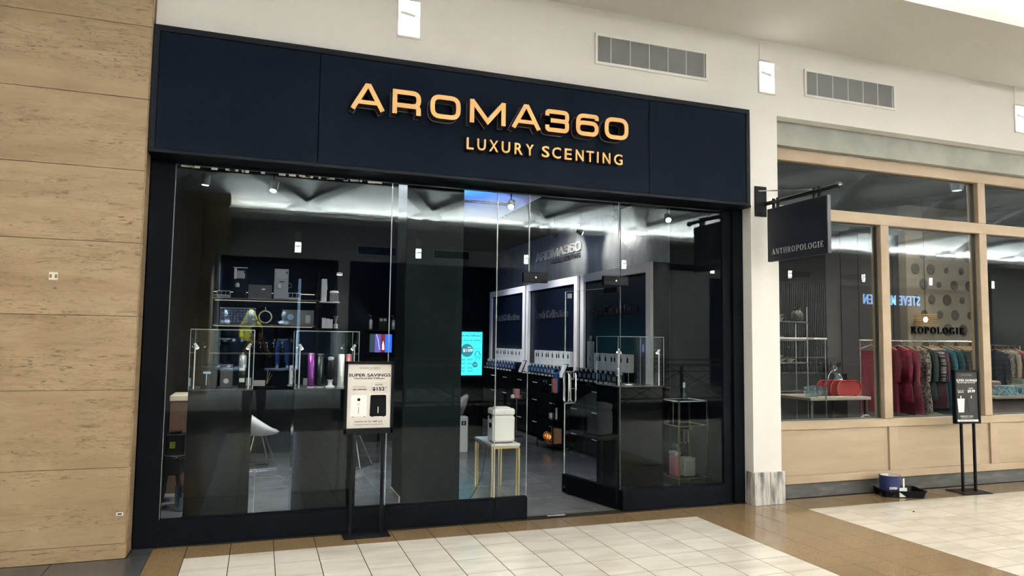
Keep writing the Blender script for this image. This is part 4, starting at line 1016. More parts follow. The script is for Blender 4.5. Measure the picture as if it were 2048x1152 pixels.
MB().box(-.185, .135, -.12, .12, 0, .195, c=.004).build('case_body', mat('dark_steel', (.06, .063, .065), .3, .4), t); MB().box(.0, .045, -.1235, -.1205, .12, .14, c=.003).build('badge', chrome, t)
for i in range(3):
    for j in range(2): bx('knob', grey_pl, t, -.165 + i * .022, -.160 + i * .022, -.1235, -.1205, .05 + j * .03, .055 + j * .03)
for x, lb in ((-.49, 'left of the black scent machine'), (.455, 'right of the grey scent machine')):
    t = thing('framed_block', 'small block of three dark squares on the top shelf, ' + lb, 'display', (x - (.02 if x < 0 else 0), 4.84, 2.147))
    MB().box(-.09, .09, -.03, .03, 0, .10, c=.003).build('frame', mat('frame_grey', (.45, .45, .43), .4), t)
    for k in range(3): bx('dark_square', black_matte, t, -.08 + k * .055, -.032 + k * .055, -.034, -.0305, .03, .088)
    bx('foot_ledge', white_sat, t, -.13, .07, -.06, -.031, .03, .038) if 'left' in lb else None
# mid shelf: patterned dark blue carton, grey picture cards, ring sculpture
t = thing('patterned_carton', 'wide dark blue carton with a fine white pattern on the middle shelf', 'box', (-.31, 4.84, 1.771))
MB().box(-.24, .24, -.08, .08, 0, .225, c=.002).build('carton_body', mat('carton_navy', (.012, .018, .055), .5), t); bx('carton_edge', white_sat, t, -.24, .24, -.081, .081, .225, .231)
m = MB(); random.seed(5)
for i in range(11):
    for j in range(5):
        if random.random() < .8: xx = -.215 + i * .041; zz = .03 + j * .038; m.box(xx, xx + .018 + random.random() * .012, -.0825, -.081, zz, zz + .010 + random.random() * .014)
stuff(m.build('printed_pattern', mat('pale_blue_print', (.13, .17, .30), .6), t))
t = thing('picture_panel', 'grey panel with a blue round picture on the middle shelf', 'panel', (.52, 4.84, 1.771))
MB().box(-.22, .22, -.015, .015, 0, .225, c=.002).build('panel_body', mat('panel_grey', (.10, .11, .11), .5), t)
MB().lathe([(.045, -.018), (.045, -.0155)], c=(-.11, 0, .12), axis='y', n=20).build('round_picture', mat('pale_blue_emb', (.25, .42, .62), .5), t)
MB().box(.10, .17, -.030, -.016, .03, .15, c=.002).build('card', mat('card_green', (.35, .38, .33), .5), t)
t = thing('ring_ornament', 'pale ring ornament standing before the lit shelf', 'ornament', (.06, 4.70, 1.771))
MB().tube([(.085 * math.cos(q), 0, .11 + .085 * math.sin(q)) for q in [2 * PI * k / 28 for k in range(28)]], .009, 8, closed=True).build('ring', mat('cream_ring', (.70, .68, .50), .4), t)
MB().tube([(0, 0, .195), (0, 0, .25)], .006, 6).build('stem', mat('cream_ring', (0, 0, 0)), t)
t = None
for k, x in enumerate((-.10, .01, .10, .19, .31)):
    if t is None:
        t = thing('atomiser_bottle', 'first small black atomiser bottle from the left on the lower shelf', 'bottle', (x, 4.84, 1.366), 0, 'atomiser bottles on the lower shelf')
        MB().lathe([(.035, 0), (.038, .01), (.032, .045), (.012, .06), (.010, .075)], n=16).build('bottle_body', black_gloss, t); MB().lathe([(.013, .075), (.013, .092)], n=12).build('collar', chrome, t)
        MB().tube([(0, 0, .09), (0, 0, .14)], .005, 6).box(-.02, .004, -.006, .006, .14, .148).build('spray_head', chrome, t)
    else: copy_tree(t, (x, 4.84, 1.366), label=ORD[k] + ' small black atomiser bottle from the left on the lower shelf')
MB().box(-.10, .08, -.05, .05, 0, .10, c=.004).build('black_caddy', black_sat, None, loc=(-.46, 4.84, 1.366)); tag(bpy.data.objects['black_caddy'], 'black caddy at the end of the lower shelf', 'caddy')
# on the counter
t = thing('white_tower', 'slim white tower diffuser on the black counter', 'diffuser', (.452, 4.55, .911))
MB().box(-.045, .045, -.04, .04, .012, .285, c=.012).build('tower_body', white_gl, t); MB().box(-.06, .06, -.05, .05, 0, .012, c=.002).build('foot', white_sat, t)
MB().box(-.02, .02, -.043, -.0405, .22, .24, c=.001).build('outlet', black_matte, t); bx('button', grey_pl, t, -.004, .004, -.043, -.0405, .06, .11)
t = thing('card_holder', 'low white card holder with thin reeds on the counter', 'holder', (.03, 4.55, .911))
MB().box(-.09, .06, -.05, .05, 0, .075, c=.003).build('card_stack', mat('cream_card', (.55, .54, .48), .5), t); MB().box(-.10, .20, -.10, .06, -.0005, .004).build('tray', black_gloss, t)
for k in range(3): MB().tube([(.08, 0, .02), (.09 + k * .03, 0, .22 - k * .03)], .003, 5).build('reed', brass, t)
plain_box('gift_box', 'pale gift box on the counter beside the middle display case', 'box', (.66, 4.58, .911), .11, .11, .10, mat('cream_card', (0, 0, 0)))
plain_box('gift_box', 'pale cube box on the counter behind the left display case', 'box', (-.16, 4.58, .911), .13, .11, .11, mat('cream_card', (0, 0, 0)))
# small wall shelves by the corner, downlight above
for z, lb in ((2.135, 'white shelf holding white machines below the small warm downlight'), (1.735, 'dark shelf holding white cartons above the middle display case')):
    s_ = thing('wall_shelf', lb, 'shelf', (.97, 4.98, z - .02)); MB().box(-.16, .14, -.13, .135, 0, .02, c=.002).build('shelf_board', white_sat if z > 2 else black_sat, s_)
    MB().box(-.15, -.13, -.08, .135, -.06, 0, c=.002).build('bracket', black_sat, s_); MB().box(.11, .13, -.08, .135, -.06, 0, c=.002).build('bracket', black_sat, s_)
t = thing('white_machine', 'tall white slab shaped machine on the upper corner shelf', 'diffuser', (.885, 4.98, 2.136)); MB().box(-.045, .035, -.09, .08, 0, .34, c=.006).build('machine_body', white_gl, t)
MB().tube([(.03, -.03, .34), (.045, -.03, .2), (.045, -.03, .18)], .006, 6).build('arm', grey_pl, t)
t = thing('round_diffuser', 'grey canister with white cap on the upper corner shelf', 'diffuser', (1.035, 4.95, 2.136)); MB().lathe([(.06, 0), (.065, .01), (.06, .12)], n=22).build('canister', grey_pl, t); MB().lathe([(.04, .12), (.07, .135), (.06, .165), (.02, .17)], n=22).build('cap', white_gl, t)
for k, x in enumerate((.86, .915, .965)):
    plain_box('white_carton', ORD[k] + ' white carton from the left on the lower corner shelf', 'box', (x + .03, 4.96, 1.736), .052, .12, .155 - .01 * k, white_sat, group='white cartons on the lower corner shelf')
t = thing('reed_diffuser', 'pale reed diffuser at the end of the lower corner shelf', 'diffuser', (1.07, 4.93, 1.736)); MB().lathe([(.03, 0), (.03, .06), (.012, .075)], n=16).build('vessel', mat('cream_vessel', (.60, .54, .42), .4), t)
for k in range(4): MB().tube([(0, 0, .07), (-.03 + .02 * k, 0, .19)], .0025, 5).build('reed', mat('reed_tan', (.42, .32, .2), .6), t)
# downlights and track spots
def spot_can(label, loc, tgt, power, em=spot_em, col=(.82, .90, 1), ang=70, group=None, lens_r=.030):
    t = thing('ceiling_spotlight', label, 'spotlight', loc, 0, group); d_ = (Vector(tgt) - Vector(loc)).normalized()
    MB().tube([tuple(-d_ * .06), tuple(d_ * .04)], .042, 16).build('can', black_sat, t)
    MB().tube([tuple(d_ * .0405), tuple(d_ * .043)], lens_r, 16).build('lens', em, t)
    MB().tube([tuple(-d_ * .03), (0, 0, .08), (0, 0, max(.1, 3.5 - loc[2]))], .008, 6).build('stem', black_sat, t)
    spot_light('spot_lamp', tuple(d_ * .055), tuple(Vector(tgt) - Vector(loc)), power, ang, .7, col, .03, t); return t
spot_can('dazzling blue white spotlight behind the pane above the doorway', (2.52, 1.14, 3.06), (1.2, -1.9, .4), 40)
spot_can('dazzling blue white spotlight high behind the pane right of the door', (4.50, 1.17, 3.06), (3.2, -1.9, .2), 30)
spot_can('bright white spotlight above the left display case', (.075, 1.29, 3.08), (-.3, .6, .9), 45, spot_em, (.95, .97, 1))
spot_can('dim downlight in the top left corner behind the glass', (-.55, 1.30, 3.09), (-.75, 1.5, 0), 30, spot_em2, (1, .96, .88))
spot_can('lit track spotlight shining on the plaster above the middle white frame', (4.28, 4.10, 3.26), (4.85, 4.6, 2.9), 60, spot_em2, (1, .97, .92), 90)
spot_can('black track spotlight in front of the bright plaster', (4.40, 3.40, 3.20), (4.85, 3.2, 2.95), 32, spot_em2, (1, .97, .92), 100)
spot_can('added unseen track spotlight washing the plaster nearest the door', (4.40, 2.35, 3.25), (4.85, 2.6, 2.9), 9, spot_em2, (1, .97, .92), 100)  # extra unseen spot, added to light the plaster
t = thing('round_downlight', 'small warm downlight over the corner shelves', 'downlight', (1.10, 4.90, 2.545)); MB().lathe([(.045, 0), (.045, .03), (.03, .035)], n=18).build('housing', white_sat, t); MB().lathe([(.036, -.003), (.036, .0)], n=18).build('lens', led, t)
MB().box(-.012, .012, .03, .22, .01, .03).build('bracket', black_sat, t)
spot_light('down_lamp', (0, 0, -.01), (0, .02, -1), 6, 110, .8, (1, .85, .62), .02, t)
for x, y, tg, pw in ((.6, 1.5, (.3, 2.3, 0), 330), (3.4, 1.6, (2.9, 1.7, 0), 110), (3.2, 3.4, (4.5, 4.4, 1.8), 260), (3.0, 5.6, (4.5, 6.6, 1.8), 240), (.45, 1.6, (.30, 4.9, 1.5), 60), (-.4, 1.2, (-.7, 1.6, 0), 110)):  # unseen spots added to brighten the floor, shelves and framed units
    spot_can('added black spotlight on the shop ceiling, unseen, brightening the interior', (x, y, 3.38), tg, pw, spot_em2, (.93, .96, 1), 54, 'unseen shop spotlights')
# screen on the back wall with two dispensers above it
t = thing('wall_screen', 'small wall screen playing a blue and red video', 'screen', (1.77, 5.06, 1.52))
MB().box(-.22, .22, -.03, .05, -.20, .17, c=.004).build('screen_body', black_gloss, t)
for a, b, col, e in ((-.17, -.09, (.03, .08, .14), .6), (-.09, 0.0, (.12, .10, .48), 1.1), (0.0, .07, (.25, .01, .02), .9), (.07, .17, (.01, .12, .95), 1.6)):
    bx('screen_panel', mat('scr_%d' % round(a * 100), (0, 0, 0), .3, emit=col, es=e), t, a, b, -.033, -.0305, -.14, .14)
MB().tube([(-.07, -.034, .14), (-.04, -.034, .04), (-.02, -.034, -.10)], .003, 5).build('flash_streak', mat('scr_w', (0, 0, 0), .3, emit=(.7, .75, 1), es=2), t)
MB().prism([(.02, -.10), (.055, -.10), (.05, -.02), (.037, .04), (.022, -.02)], -.035, -.0335, T=lambda x, z, d: (x, d, z)).build('figure', MATS['scr_w'], t)
s_ = thing('wall_shelf', 'narrow dark shelf above the wall screen', 'shelf', (1.77, 5.0, 1.715)); MB().box(-.24, .24, -.10, .118, 0, .02, c=.002).build('shelf_board', black_sat, s_)
for x, lb in ((1.60, 'slim steel dispenser bottle above the left end of the wall screen'), (1.945, 'slim steel dispenser bottle above the right end of the wall screen')):
    t = thing('dispenser_bottle', lb, 'bottle', (x, 4.97, 1.736)); MB().lathe([(.026, 0), (.028, .01), (.028, .13), (.012, .15)], n=18).build('bottle_body', mat('steel_white', (.55, .55, .52), .25, .5), t)
    MB().tube([(0, 0, .15), (0, 0, .21), (-.04, 0, .215)], .007, 8).build('pump_head', chrome, t)
t = thing('small_sign_box', 'dark counter box with two pale squares above the wall screen', 'box', (1.78, 4.97, 1.736)); MB().box(-.07, .07, -.04, .04, 0, .19, c=.003).build('box_body', black_sat, t)
for x in (-.03, .03): bx('pale_square', grey_pl, t, x - .022, x + .022, -.0425, -.0405, .125, .165)

# tub chairs
def tub_chair(label, loc, rz, shell_m, seat_m, legm):
    t = thing('tub_chair', label, 'chair', loc, rz); n_ = 28; rings = []
    for kk, (fr, zf) in enumerate(((.25, 0), (.75, .04), (1.0, .22), (1.12, .6), (1.18, 1.0))):
        ring = []
        for j in range(n_):
            a = 2 * PI * j / n_; back = (1 - math.sin(a)) / 2      # 1 at the back (-Y)
            hgt = .03 + .33 * back ** 1.3; rr = .205 * fr
            ring.append((rr * math.cos(a) * 1.12, rr * math.sin(a) - .03 * zf * back * 2, .40 + hgt * zf))
        rings.append(ring)
    def shell(off, name, m_):
        vs = []; fs = []
        for rg in rings: vs += [(x * (1 - off * 4), y * (1 - off * 4), z + off) for x, y, z in rg]
        for i in range(len(rings) - 1):
            for j in range(n_): fs.append((i * n_ + j, i * n_ + (j + 1) % n_, (i + 1) * n_ + (j + 1) % n_, (i + 1) * n_ + j))
        fs.append(tuple(range(n_))); mm = MB().add(vs, fs, 0, True); o = mm.build(name, m_, t)
        md = o.modifiers.new('s', 'SOLIDIFY'); md.thickness = .012; md.offset = 0; return o
    shell(0, 'shell', shell_m); shell(.016, 'seat', seat_m)
    for sx in (-1, 1):
        for sy in (-1, 1): MB().tube([(sx * .07, sy * .06, .40), (sx * .20, sy * .19, .006)], .008, 8).build('leg', legm, t)
    for sx in (-1, 1): MB().tube([(sx * .20, -.19, .008), (sx * .20, .19, .008)], .006, 6).build('foot_bar', legm, t)
    return t
cream = mat('cream_shell', (.62, .60, .54), .45)
tub_chair('white tub chair with wire legs between the two left display cases', (.02, 3.30, 0), math.radians(-75), white_sat, cream, chrome)
tub_chair('dark tub chair with wire legs behind the cream poster', (1.13, 3.10, 0), math.radians(150), black_sat, black_sat, chrome)
tub_chair('beige tub chair beside the cyan screen', (2.72, 4.45, 0), math.radians(60), cream, cream, chrome)
# far left corner: wooden counter, black seat, round table with device, clear cylinder
t = thing('wooden_counter', 'brown counter with a lit pale top at the far left behind the glass', 'counter', (-.84, 2.0, 0))
MB().box(0, .19, 0, .45, 0, .93, c=.003).build('counter_body', mat('brown_wood_d', (.16, .085, .055), .5, noise=((3, 3, 20), .4, .7), alt=(.11, .06, .04)), t); MB().box(-.005, .20, -.01, .46, .93, .985, c=.004).build('counter_top', mat('pale_top', (.78, .66, .48), .4), t)
t = thing('round_side_table', 'round steel side table holding a black device at the far left', 'table', (-.70, 1.36, 0))
MB().lathe([(.12, .465), (.13, .47), (.13, .485), (.12, .49)], n=28).build('table_top', chrome, t); MB().tube([(.03, 0, .0), (.03, 0, .465)], .012, 10).build('stem', mat('copper_dark', (.16, .08, .06), .3, .8), t); MB().lathe([(.10, 0), (.10, .012), (.02, .02)], n=24).build('foot', chrome, t)
t = thing('black_device', 'black boxy device with a yellow label on the round side table', 'diffuser', (-.715, 1.36, .491)); MB().box(-.075, .085, -.06, .06, 0, .19, c=.01).build('device_body', black_sat, t); MB().box(-.045, .05, -.04, .04, .19, .215, c=.006).build('device_lid', black_sat, t)
MB().box(-.04, .008, -.0625, -.0605, .06, .12).build('yellow_label', mat('yellow_label', (.50, .50, .05), .5), t)
t = thing('dark_stool', 'dark upholstered stool with a tapered leg at the far left', 'stool', (-.76, 1.68, 0)); MB().box(-.08, .10, -.10, .10, .25, .44, c=.02).build('seat', black_matte, t)
for sx in (-1, 1):
    for sy in (-1, 1): MB().tube([(sx * .05, sy * .07, .26), (sx * .08, sy * .085, .004)], [.016, .008], 8).build('leg', black_sat, t)
t = thing('clear_cylinder', 'clear acrylic cylinder standing on the floor at the far left', 'vase', (-.63, 1.22, 0)); MB().lathe([(.055, .0), (.055, .22), (.050, .22), (.050, .015)], n=28).build('cylinder_wall', glass_bot, t); MB().lathe([(.05, .001), (.05, .014)], n=24).build('cylinder_base', mat('acryl_base', (.45, .47, .47), .2), t)

# white diffuser cabinet on the marble topped table
t = thing('marble_table', 'gold legged side table with pale marble top behind the glass by the doorway', 'table', (2.405, 1.17, 0))
MB().box(-.155, .155, -.30, .30, .515, .540, c=.003).build('table_top', mat('white_marble', (.62, .62, .60), .2), t); m = MB()
for sx in (-1, 1): m.box(sx * .14 - .011, sx * .14 + .011, -.29, .29, .492, .5145)
m.box(-.14, .14, -.30, -.278, .492, .5145); m.box(-.14, .14, .278, .30, .492, .5145); m.build('top_frame', brass, t)
for sx in (-1, 1):
    for sy in (-1, 1):
        MB().box(sx * .145 - .010, sx * .145 + .010, sy * .288 - .010, sy * .288 + .010, 0, .4915, c=.002).build('leg', brass, t); MB().box(sx * .120 - .007, sx * .120 + .007, sy * .288 - .007, sy * .288 + .007, 0, .4915, c=.001).build('leg_rail', brass, t)
t = thing('diffuser_cabinet', 'boxy white scent diffuser standing on the gold legged marble table', 'diffuser', (2.395, 1.02, .541))
MB().box(-.115, .125, -.10, .10, .008, .275, c=.018).build('cabinet_body', white_gl, t); MB().box(-.115, .125, -.10, .10, .278, .350, c=.016).build('cabinet_lid', white_gl, t); MB().box(-.07, .08, -.07, .07, .350, .362, c=.006).build('top_cover', white_sat, t)
for sx in (-.08, .09):
    for sy in (-.07, .07): MB().box(sx - .012, sx + .012, sy - .012, sy + .012, 0, .008).build('foot', black_matte, t)
for zz in (.15, .24): MB().box(-.1175, -.1155, -.05, .03, zz, zz + .05).build('side_vent', black_matte, t)
for xx, zz in ((-.09, .03), (.10, .03), (-.09, .31), (.10, .31), (0.01, .31)): MB().lathe([(.004, -.1015), (.004, -.1003)], c=(xx, 0, zz), axis='y', n=8).build('screw', grey_pl, t)
MB().tube([(2.22, .95, .53), (2.20, .92, .40), (2.16, .9, .22), (2.08, .85, .10), (1.99, .78, .01)], .0035, 6).build('power_cable', black_matte, None); tag(bpy.data.objects['power_cable'], 'black cable hanging from the white diffuser to the floor', 'cable')
# kiosk screen
t = thing('screen_kiosk', 'upright kiosk with a glowing cyan advert beside the column', 'screen', (3.215, 5.05, 0), math.radians(3))
MB().box(-.255, .235, -.03, .04, .0, 1.80, c=.008).build('kiosk_body', black_gloss, t); MB().box(-.28, .26, -.14, .14, 0, .03, c=.004).build('kiosk_foot', black_sat, t)
cy_m = mat('screen_cyan', (0, 0, 0), .3, emit=(.04, .70, .74), es=1.35)
s_ = bx('screen', cy_m, t, -.22, .20, -.034, -.0305, 1.02, 1.72); dk = mat('screen_dark', (.0, .0, .0), .4, emit=(.01, .05, .07), es=1); wt = mat('screen_white', (0, 0, 0), .4, emit=(.9, 1, 1), es=1.2)
MB().lathe([(.105, -.0365), (.105, -.0345)], c=(-.06, 0, 1.42), axis='y', n=32).build('price_disc', dk, s_)
kt = lambda s__, m_, a, b, c_, d_: label_text(s__, m_, s_, a, b, c_, d_, O=(0, -.034, 0), d0=.0028, d1=.004, bold=.02)
kt('$109', wt, -.13, .035, 1.39, 1.445); kt('NOW', wt, -.05, .01, 1.46, 1.475); kt('Get the Diffuser', dk, -.20, .17, 1.645, 1.675); kt('For Home & Holiday', dk, -.20, .17, 1.565, 1.595); kt('Add Fragrance', dk, .04, .19, 1.445, 1.46)
for a, b, c_, d_ in ((-.21, .18, 1.70, 1.703), (-.21, .18, 1.53, 1.533), (.177, .18, 1.53, 1.703)): bx('line', dk, s_, a, b, -.037, -.0345, c_, d_)
MB().lathe([(.045, -.0365), (.045, -.0345)], c=(.08, 0, 1.19), axis='y', n=24).build('badge', dk, s_); label_text('VIP', cy_m, s_, .055, .105, 1.178, 1.203, O=(0, -.034, 0), d0=.0028, d1=.004, bold=.02)
m = MB(); m.tube([(.12 + .035 * math.cos(q), -.036, 1.36 + .05 * math.sin(q)) for q in [2 * PI * k / 16 for k in range(16)]], .003, 4, closed=True)
m.tube([(.10, -.036, 1.41), (.07, -.036, 1.35), (.085, -.036, 1.29)], .004, 4); m.tube([(.14, -.036, 1.41), (.175, -.036, 1.35), (.16, -.036, 1.29)], .004, 4); m.tube([(.11, -.036, 1.31), (.09, -.036, 1.26), (.07, -.036, 1.23)], .003, 4); m.tube([(.135, -.036, 1.31), (.17, -.036, 1.27)], .003, 4)
m.build('line_drawing', dk, s_)
for a in (-.18, -.05):
    for c_ in (1.26, 1.20, 1.13, 1.08): bx('advert_block', mat('screen_teal', (0, 0, 0), .4, emit=(.02, .42, .46), es=1), s_, a, a + .09, -.036, -.0345, c_, c_ + .02)
area_light('kiosk_glow', (0, -.06, 1.37), (PI / 2, 0, 0), .4, .68, 7, (.10, .75, .95), PI, t)
t = thing('white_tower_cabinet', 'knee high white cabinet with a black socket beside the column', 'diffuser', (2.72, 3.84, 0)); MB().box(-.09, .12, -.07, .10, 0, .50, c=.012).build('cabinet_body', white_gl, t); MB().box(.02, .085, -.0735, -.0705, .38, .44, c=.002).build('socket', black_matte, t); bx('socket_face', grey_pl, t, .04, .065, -.0755, -.0738, .39, .43)
t = thing('pedestal_table', 'small round pedestal table with a pink box in front of the drawers', 'table', (4.07, 5.15, 0)); MB().lathe([(.11, .62), (.115, .625), (.11, .635)], n=24).build('table_top', black_sat, t); MB().tube([(0, 0, 0), (0, 0, .62)], .010, 8).build('stem', chrome, t); MB().lathe([(.11, 0), (.11, .01), (.02, .02)], n=24).build('foot', black_sat, t)
plain_box('pink_box', 'pink gift box on the small pedestal table', 'box', (4.055, 5.13, .636), .09, .08, .15, mat('pink_card', (.45, .17, .17), .5))
tag(MB().lathe([(.03, 0), (.035, .02), (.025, .05), (.01, .06)], n=16).build('round_jar', white_sat, None, loc=(3.985, 5.12, .636)), 'small white jar beside the pink box', 'jar')

# wall of three framed collections with drawers below
units = [(1.69, 3.76, 'Spa Collection', (3.42, 2.11), 'Spa'), (3.87, 6.08, 'Fresh Collection', (5.76, 4.30), 'Fresh'), (6.16, 8.28, 'Hotel Collection', (8.0, 6.56), 'Hotel')]
whf = mat('white_frame_lam', (.78, .75, .73), .45)
for ui, (ya, yb, txt, (ta, tb), nm) in enumerate(units):
    where = ('nearest the open door', 'in the middle of the row', 'beside the cyan screen')[ui]
    t = thing('display_unit', 'tall display unit with white surround and dark navy back, ' + where, 'display unit', (4.35, ya, 0)); D_ = yb - ya
    MB().box(.27, .30, .13, D_ - .13, 1.03, 2.47).build('back_panel', navy, t)
    m = MB(); m.box(.22, .262, 0, .12, 1.03, 2.60, c=.003); m.box(.22, .262, D_ - .12, D_, 1.03, 2.60, c=.003); m.box(.22, .262, .12, D_ - .12, 2.48, 2.60, c=.003); m.build('white_surround', whf, t)
    m = MB(); m.box(.263, .498, 0, .12, 1.03, 2.60); m.box(.263, .498, D_ - .12, D_, 1.03, 2.60); m.box(.263, .498, .12, D_ - .12, 2.48, 2.60); m.build('surround_box', black_matte, t)
    MB().box(.0, .498, 0, D_, .05, .985, c=.002).build('carcass', black_sat, t); bx('plinth', black_matte, t, .04, .498, .0, D_, 0, .05)
    MB().box(-.02, .498, -.005, D_ + .005, .985, 1.025, c=.003).build('worktop', black_gloss, t)
    nc = 3; cw = D_ / nc
    for i in range(nc):
        for j, (za, zb) in enumerate(((.06, .33), (.34, .62), (.63, .975))):
            if j == 2: za, zb = .70, .975
            if j == 1: zb = .69
            dw = MB().box(-.018, -.001, i * cw + .004, (i + 1) * cw - .004, za, zb, c=.002).build('drawer', black_sat, t)
            yc = (i + .5) * cw; MB().box(-.040, -.030, yc - .085, yc + .085, zb - .075, zb - .065, c=.002).box(-.031, -.018, yc - .08, yc - .073, zb - .074, zb - .066).box(-.031, -.018, yc + .073, yc + .08, zb - .074, zb - .066).build('handle', white_sat, dw)
    serif_text(txt, mat('raised_grey', (.050, .050, .060), .35), t, -(ta - ya), -(tb - ya), 1.975, 2.105, (.27, 0, 0), (0, -1, 0), (0, 0, 1), d0=.0, d1=.02, track=.02)
lw = thing('wall_logo', 'raised silver lettering on the plaster side wall under the track spotlights', 'sign', (4.85, 6.27, 3.0)); mb = MB(); cx = 0
slv = mat('logo_silver', (.62, .60, .54), .3, .3)
for ch in 'AROMA360':
    W2 = {'M': 1.5, '3': 1.05, '6': 1.05}.get(ch, 1.2); one = MB()
    for q_, (pts, wd, cl) in enumerate(wide_letter(ch, W2, .95, .15)): stroke(one, [(cx + q[0], q[1]) for q in pts], wd, cl, 0, 1 + .02 * q_)
    me = one.mesh('letter'); me.materials.append(slv); k_ = 1.93 / 10.86
    xs_ = [v.co.x for v in me.vertices]
    place2d(me, min(xs_) * k_, max(xs_) * k_, 0, .150, (0, 0, .06), (0, -1, 0), (0, 0, 1), .012, .035); obj_of(me, 'letter', lw); cx += W2 + .22
label_text('LUXURY SCENTING', mat('logo_dark', (.05, .05, .05), .3), lw, .72, 1.93, -.045, .030, O=(0, 0, .0), U=(0, -1, 0), V=(0, 0, 1), d0=.01, d1=.03, bold=.01, spacing=1.1)

# bottle trays on the worktops
bottle_blue = mat('bottle_blue', (.02, .06, .16), .08, spec=.8); bottle_dark = mat('bottle_dark', (.015, .03, .045), .08, spec=.8); cap_m = mat('cap_pale', (.42, .45, .47), .25)
proto = {}
def oil_bottle(loc, which, label, group):
    if which in proto: return copy_tree(proto[which], loc, label=label, group=group)
    t = thing('oil_bottle', label, 'bottle', loc, 0, group); m_ = bottle_blue if which == 'b' else bottle_dark
    MB().box(-.030, .030, -.040, .040, 0, .105, c=.012).build('bottle_body', m_, t)
    MB().lathe([(.014, .104), (.014, .118), (.020, .120), (.020, .148), (.016, .152)], n=14).build('cap', cap_m, t)
    MB().box(-.0325, -.0305, -.030, .030, .02, .07).build('front_label', mat('bottle_label', (.16, .19, .22) , .5), t)
    for s_ in (-1, 1): bx('edge_highlight', mat('bottle_edge_sheen', (.35, .40, .46), .15), t, -.031, -.029, s_ * .036 - .002, s_ * .036 + .002, .01, .095)  # pale strips painted as a highlight on the bottle's front edges
    proto[which] = t; return t
pb = {}
def tester_box(loc, k, label, group):
    key = k % 3
    if key in pb: return copy_tree(pb[key], loc, label=label, group=group)
    t = thing('tester_box', label, 'box', loc, 0, group)
    MB().box(-.035, .035, -.072, .072, 0, .235, c=.002).build('box_body', mat('tester_white', (.74, .74, .74), .5), t)
    random.seed(11 + k); m = MB()
    yy = -.02 + .03 * key; m.box(-.0365, -.0352, yy - .028, yy + .016, .125, .185); m.box(-.0365, -.0352, yy - .012, yy + .004, .185, .205 + .01 * key); m.build('printed_motif', text_blk, t)
    bx('printed_line', grey_pl, t, -.0365, -.0352, -.04, .04, .09, .095); pb[key] = t; return t
for ui, (a, b, wh, nm) in enumerate(((2.10, 3.62, 'd', 'nearest the open door'), (4.05, 5.55, 'b', 'in the middle'), (6.25, 7.95, 'b', 'beside the cyan screen'))):
    t = thing('bottle_tray', 'stepped black tray with white label cards, ' + nm, 'tray', (4.36, a, 1.026)); D_ = b - a
    MB().box(.0, .30, 0, D_, 0, .03, c=.003).build('tray_base', black_sat, t); MB().box(.13, .25, 0, D_, .03, .165, c=.003).build('tray_step', black_gloss, t)
    n_ = 10
    for k in range(n_): MB().box(-.004, -.0005, (k + .2) * D_ / n_, (k + .8) * D_ / n_, .003, .026).build('label_card', white_sat, t)
    for k in range(n_):
        oil_bottle((4.43, a + (k + .5) * D_ / n_, 1.0565), wh, ORD[k] + ' square bottle counted from the door side on the tray ' + nm, 'bottles on the tray ' + nm)
    y0_, y1_ = (a + .02, a + 1.08) if ui == 0 else (a - .02, a + 1.46)
    nb = 7 if ui == 0 else 10
    for k in range(nb):
        tester_box((4.56, a + .12 + k * .148 + (0 if ui == 0 else -.05), 1.192), k, ORD[k] + ' white printed box from the door side behind the bottles ' + nm, 'white boxes behind the tray ' + nm)
for y, nm in ((3.93, 'right of the middle bottle tray'), (5.72, 'left of the middle bottle tray')):
    t = thing('card_easel', 'slanted white price card in a black easel ' + nm, 'card', (4.36, y, 1.026)); MB().prism([(-.03, 0), (-.018, 0), (.07, .215), (.058, .215)], -.085, .085, T=lambda x, z, d: (x, d, z)).build('easel', black_sat, t)
    MB().prism([(-.037, .012), (-.033, .012), (.050, .205), (.046, .205)], -.078, .078, T=lambda x, z, d: (x, d, z)).build('price_card', white_sat, t)
t = thing('clock_display', 'grey display card with a clock like dial beside the bottles nearest the door', 'display', (4.60, 3.44, 1.192)); MB().box(-.01, .01, -.10, .10, 0, .40, c=.002).build('display_card', grey_pl, t)
MB().tube([(-.013, .075 * math.cos(q), .12 + .075 * math.sin(q)) for q in [2 * PI * k / 24 for k in range(24)]], .004, 5, closed=True).build('dial_ring', mat('pale_print', (0, 0, 0)), t); MB().tube([(-.013, 0, .12), (-.013, .0, .18)], .004, 5).build('dial_hand', text_blk, t); MB().ell((-.0, 0, .44), .02, .035, .045, 12, 8).build('top_bulb', mat('clear_bulb', (.30, .31, .32), .15), t)

# black wire rack in the gap, gold objects on it
t = thing('wire_rack', 'low black wire rack in front of the drawers with small ornaments', 'shelf rack', (4.02, 3.48, 0))
for x in (0, .26):
    for y in (0, .60): MB().box(x - .006, x + .006, y - .006, y + .006, 0, .86).build('post', black_sat, t)
for z in (.10, .45, .83):
    m = MB(); m.box(-.006, .266, -.006, .606, z, z + .008); m.build('shelf', black_gloss, t)
oil = thing('gold_lantern', 'round gold lantern on the lowest shelf of the wire rack', 'ornament', (4.12, 3.95, .109))
for q in (0, 60, 120): MB().tube([(.055 * math.cos(p_) * math.cos(math.radians(q)), .055 * math.cos(p_) * math.sin(math.radians(q)), .06 + .058 * math.sin(p_)) for p_ in [2 * PI * k / 16 for k in range(16)]], .006, 6, closed=True).build('ring', mat('amber_gold', (.80, .36, .08), .35, .4), oil)
MB().ell((0, 0, .06), .03, .03, .035, 12, 8).build('core', mat('amber_glow', (.9, .5, .15), .4, emit=(1, .45, .12), es=.8), oil)
oil2 = copy_tree(oil, (4.10, 3.80, .109), label='second gold lantern on the lowest shelf beside the wooden box')
